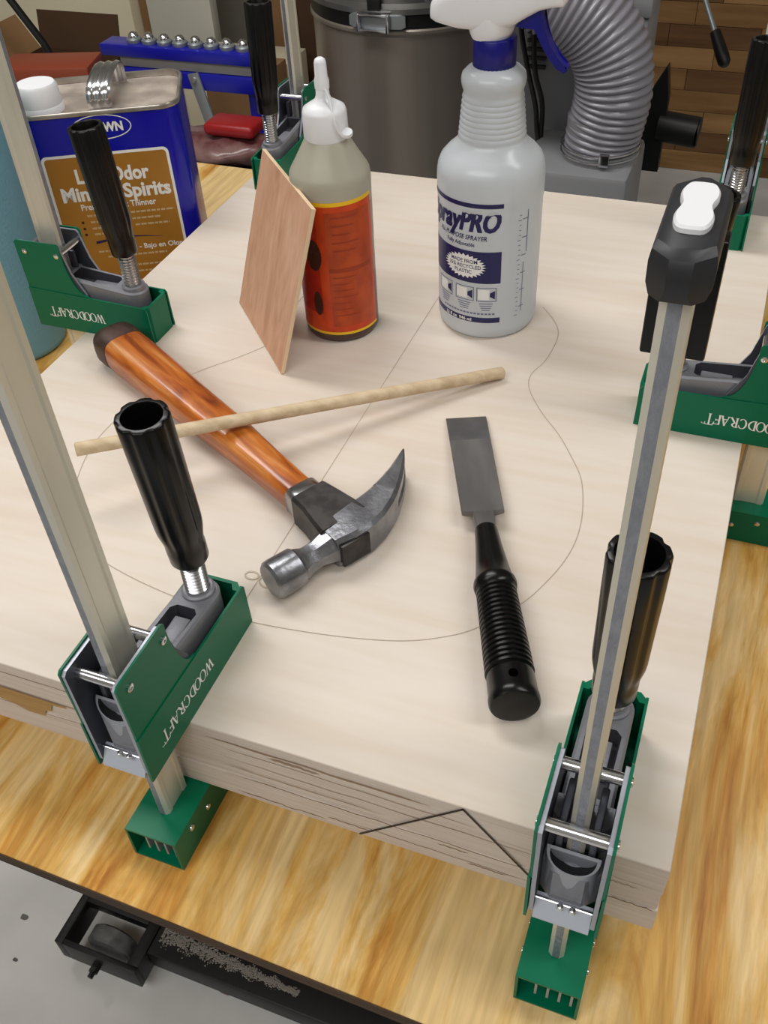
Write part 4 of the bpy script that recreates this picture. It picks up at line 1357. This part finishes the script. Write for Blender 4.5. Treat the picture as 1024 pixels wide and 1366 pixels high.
o = cd.build('power_cord', X['blackpaint'])
tag(o, 'black power cord hanging down in front of the grey dust collector', 'cord')

# ------------------------------------------------------------------ background: leaning panel of wooden staves, rod
pn = thing('stave_panel', 'brown panel of glued wooden staves standing against the back wall at right', 'wood panel', (0, 2.90, FL))
row = 0
z_ = 0.0
while z_ < 1.15:
    h_ = 0.062
    x = -0.62 + (row % 3) * 0.07
    xs = [-0.62] + [x + 0.26 * k for k in range(1, 6)] + [0.60]
    for a_, b_ in zip(xs[:-1], xs[1:]):
        st_ = MB().box(a_ + 0.0006, b_ - 0.0006, -0.020 - random.random() * 0.0015, 0.02, z_ + 0.0006, z_ + h_ - 0.0006, 0.0008, seg=1)
        st_.build('stave', X['wallwood'][random.choice((0, 0, 1, 2))], pn, smooth=False)
    z_ += h_
    row += 1
rod = thing('steel_rod', 'thin steel rod with black foam grip leaning against the wooden stave panel', 'rod', (-0.190, 2.35, FL - 0.035))
p0, p1 = Vector((0.044, -0.02, 0.50)), Vector((-0.0, -0.0, 0.58))
MB().cyl((-0.36, 0.50, 1.10), (0.0, 0.0, 0.598), 0.0065, 14).build('shaft', X['galv'], rod)
gp = MB()
gp.lathe([(0.007, 0), (0.013, 0.004), (0.0145, 0.03), (0.016, 0.065), (0.015, 0.085), (0.009, 0.094)], 20, Matrix.Translation((-0.008, 0.011, 0.610)) @ frame_to(Vector((0.36, -0.50, -0.502))))
gp.build('foam_grip', X['blackpaint'], rod)

# ------------------------------------------------------------------ background: left side clutter
rsd = thing('roller_stand', 'blue roller stand with a row of silver ball rollers behind the solvent can', 'roller stand', (0, 0, FL + 0.0))
rl = MB()
rl.box(-1.545, -1.135, 1.730, 1.790, 0.626, 0.652, 0.003)
rl.build('top_rail', X['railblue'], rsd)
MB().box(-1.505, -1.137, 1.745, 1.790, 0.600, 0.6255, 0.002).build('inner_rail', X['railgrey'], rsd)
MB().box(-1.500, -1.137, 1.735, 1.790, 0.562, 0.599, 0.003).build('lower_rail', X['railblue'], rsd)
for k in range(8):
    x = -1.463 + k * 0.0412
    cb = MB()
    cb.lathe([(0.0175, 0.6521), (0.0180, 0.6535), (0.0180, 0.6600), (0.0150, 0.6630), (0.0130, 0.6640)], 24, Matrix.Translation((x, 1.758, 0)))
    cu_ = cb.build('roller_cup', X['galv'], rsd)
    mb = MB()
    mb.lathe([(0.0122 * math.cos(t), 0.6640 + 0.0122 * math.sin(t)) for t in [-0.2 + (PI / 2 + 0.18) * q / 7 for q in range(8)]], 20, Matrix.Translation((x, 1.758, 0)))
    mb.build('ball', X['chrome'], cu_)
stt = MB()
stt.box(-0.014, 0.014, -0.003, 0.003, -0.62, 0.010, 0.001, Matrix.Translation((-1.300, 1.731, 0.592)) @ Matrix.Rotation(math.radians(-13), 4, 'Y'))
stt.build('strut', X['galv'], rsd)
MB().cyl((-1.300, 1.728, 0.589), (-1.300, 1.723, 0.589), 0.006, 12).build('strut_bolt', X['chrome'], rsd)
for x in (-1.46, -1.165):
    MB().box(x - 0.016, x + 0.016, 1.760, 1.785, 0.0, 0.5615, 0.002).build('leg', X['railblue'], rsd)

cab = tag(MB().box(-2.42, -1.905, 2.40, 2.80, FL, 0.30, 0.004).build('cream_cabinet'
    , X['cream']), 'tall cream laminate cabinet at the back left corner', 'cabinet')
pg = tag(MB().box(-1.860, -1.640, 2.42, 2.46, FL, 0.45, 0.002).build('sheet_board', X['panelgrey']), 'pale grey board standing upright beside the cream cabinet', 'board')
tag(MB().box(-1.900, -1.865, 2.44, 2.50, FL, 0.40, 0.002).build('timber_batten', X['card']), 'narrow brown batten upright between cream cabinet and grey board', 'batten')
tag(MB().box(-1.530, -1.400, 2.46, 2.52, FL, 0.40, 0.002).build('timber_plank', X['card']), 'wide brown plank standing upright right of the grey board', 'plank')
tag(MB().box(-1.375, -1.290, 2.46, 2.52, FL, 0.40, 0.002).build('timber_plank', X['card_dark']), 'dark brown plank standing upright behind the back clamp handle', 'plank')
tag(MB().box(-1.640, -1.330, 2.20, 2.40, FL, -0.42, 0.003).build('storage_bin', X['cream']), 'cream storage bin on the floor under the blue roller stand', 'bin')
# open cardboard carton with a strap
ct = thing('cardboard_carton', 'open brown cardboard carton at the left behind the solvent can', 'carton', (-1.845, 1.945, FL))
wl = MB()
wl.box(-0.135, 0.135, -0.10, -0.096, 0.0, 0.52)
wl.box(-0.135, 0.135, 0.096, 0.10, 0.0, 0.52)
wl.box(-0.135, -0.131, -0.096, 0.096, 0.0, 0.52)
wl.box(0.131, 0.135, -0.096, 0.096, 0.0, 0.52)
wl.box(-0.131, 0.131, -0.096, 0.096, 0.0, 0.004)
wl.build('carton_wall', X['card_dark'], ct, smooth=False)
MB().box(-0.130, 0.130, -0.002, 0.002, 0.0, 0.095, 0, Matrix.Translation((0, 0.098, 0.52)) @ Matrix.Rotation(math.radians(-12), 4, 'X')).build('flap', X['card_dark'], ct, smooth=False)
MB().box(-0.002, 0.002, -0.095, 0.095, 0.0, 0.10, 0, Matrix.Translation((-0.133, 0, 0.52)) @ Matrix.Rotation(math.radians(-35), 4, 'Y')).build('flap', X['card'], ct, smooth=False)
sp_ = tag(MB().tube([(-1.935, 1.86, -0.09), (-1.90, 1.87, -0.16), (-1.83, 1.88, -0.28), (-1.79, 1.89, -0.40), (-1.79, 1.89, -0.86)], 0.010, 8).build('strap', X['blackpaint']), 'black strap hanging in front of the open carton', 'strap')
rb_ = thing('tool_chest', 'red brown tool chest behind the white cap of the solvent can', 'chest', (-1.540, 1.530, FL), math.radians(16))
MB().box(-0.095, 0.105, -0.050, 0.050, 0.0, 0.648, 0.004).build('chest_body', X['redbox'], rb_)
MB().box(-0.098, 0.108, -0.053, 0.053, 0.649, 0.678, 0.004).build('lid', X['redbox'], rb_)
tag(MB().box(-1.98, -1.86, 1.60, 1.70, FL, -0.26, 0.004).build('grey_bin', X['grey_light']), 'grey bin at the left border behind the towel roll', 'bin')
tag(MB().box(-1.975, -1.875, 1.62, 1.68, -0.259, -0.225, 0.008).build('red_case', X['red']), 'small red plastic case on top of the grey bin', 'case')
bc = tag(MB().box(-1.245, -0.98, 1.38, 1.62, FL, -0.345, 0.02).build('black_case', X['blackpaint']), 'black tool case on the floor behind the bench', 'case')
# crumpled bag on the case
bg = MB()
rings = []
for i in range(9):
    t = i / 8
    r0 = 0.12 * math.sin(PI * (0.08 + 0.84 * t)) ** 0.6
    rings.append([(-1.105 + 0.115 * (2 * t - 1), 1.48 + r0 * 0.6 * math.cos(a_) * (1 + 0.1 * math.sin(3 * a_ + i)),
                   max(-0.3445, -0.318 + 0.027 * math.sin(a_) * (1 + 0.22 * math.sin(5 * a_ + 2 * i)))) for a_ in [2 * PI * q / 22 for q in range(22)]])
bg.loft(rings)
tag(bg.build('plastic_bag', X['bagred'], ang=80), 'crumpled clear bag with red contents on the black case', 'bag')
tag(MB().box(-1.125, -1.01, 1.45, 1.52, -0.288, -0.262, 0.010, None, 3).build('red_box', X['red']), 'red plastic box lying on the crumpled bag', 'box')
ctn = tag(MB().box(-1.38, -1.22, 1.90, 2.05, FL, -0.33, 0.003).build('brown_carton', X['card']), 'brown cardboard carton behind the roller stand strut', 'carton')
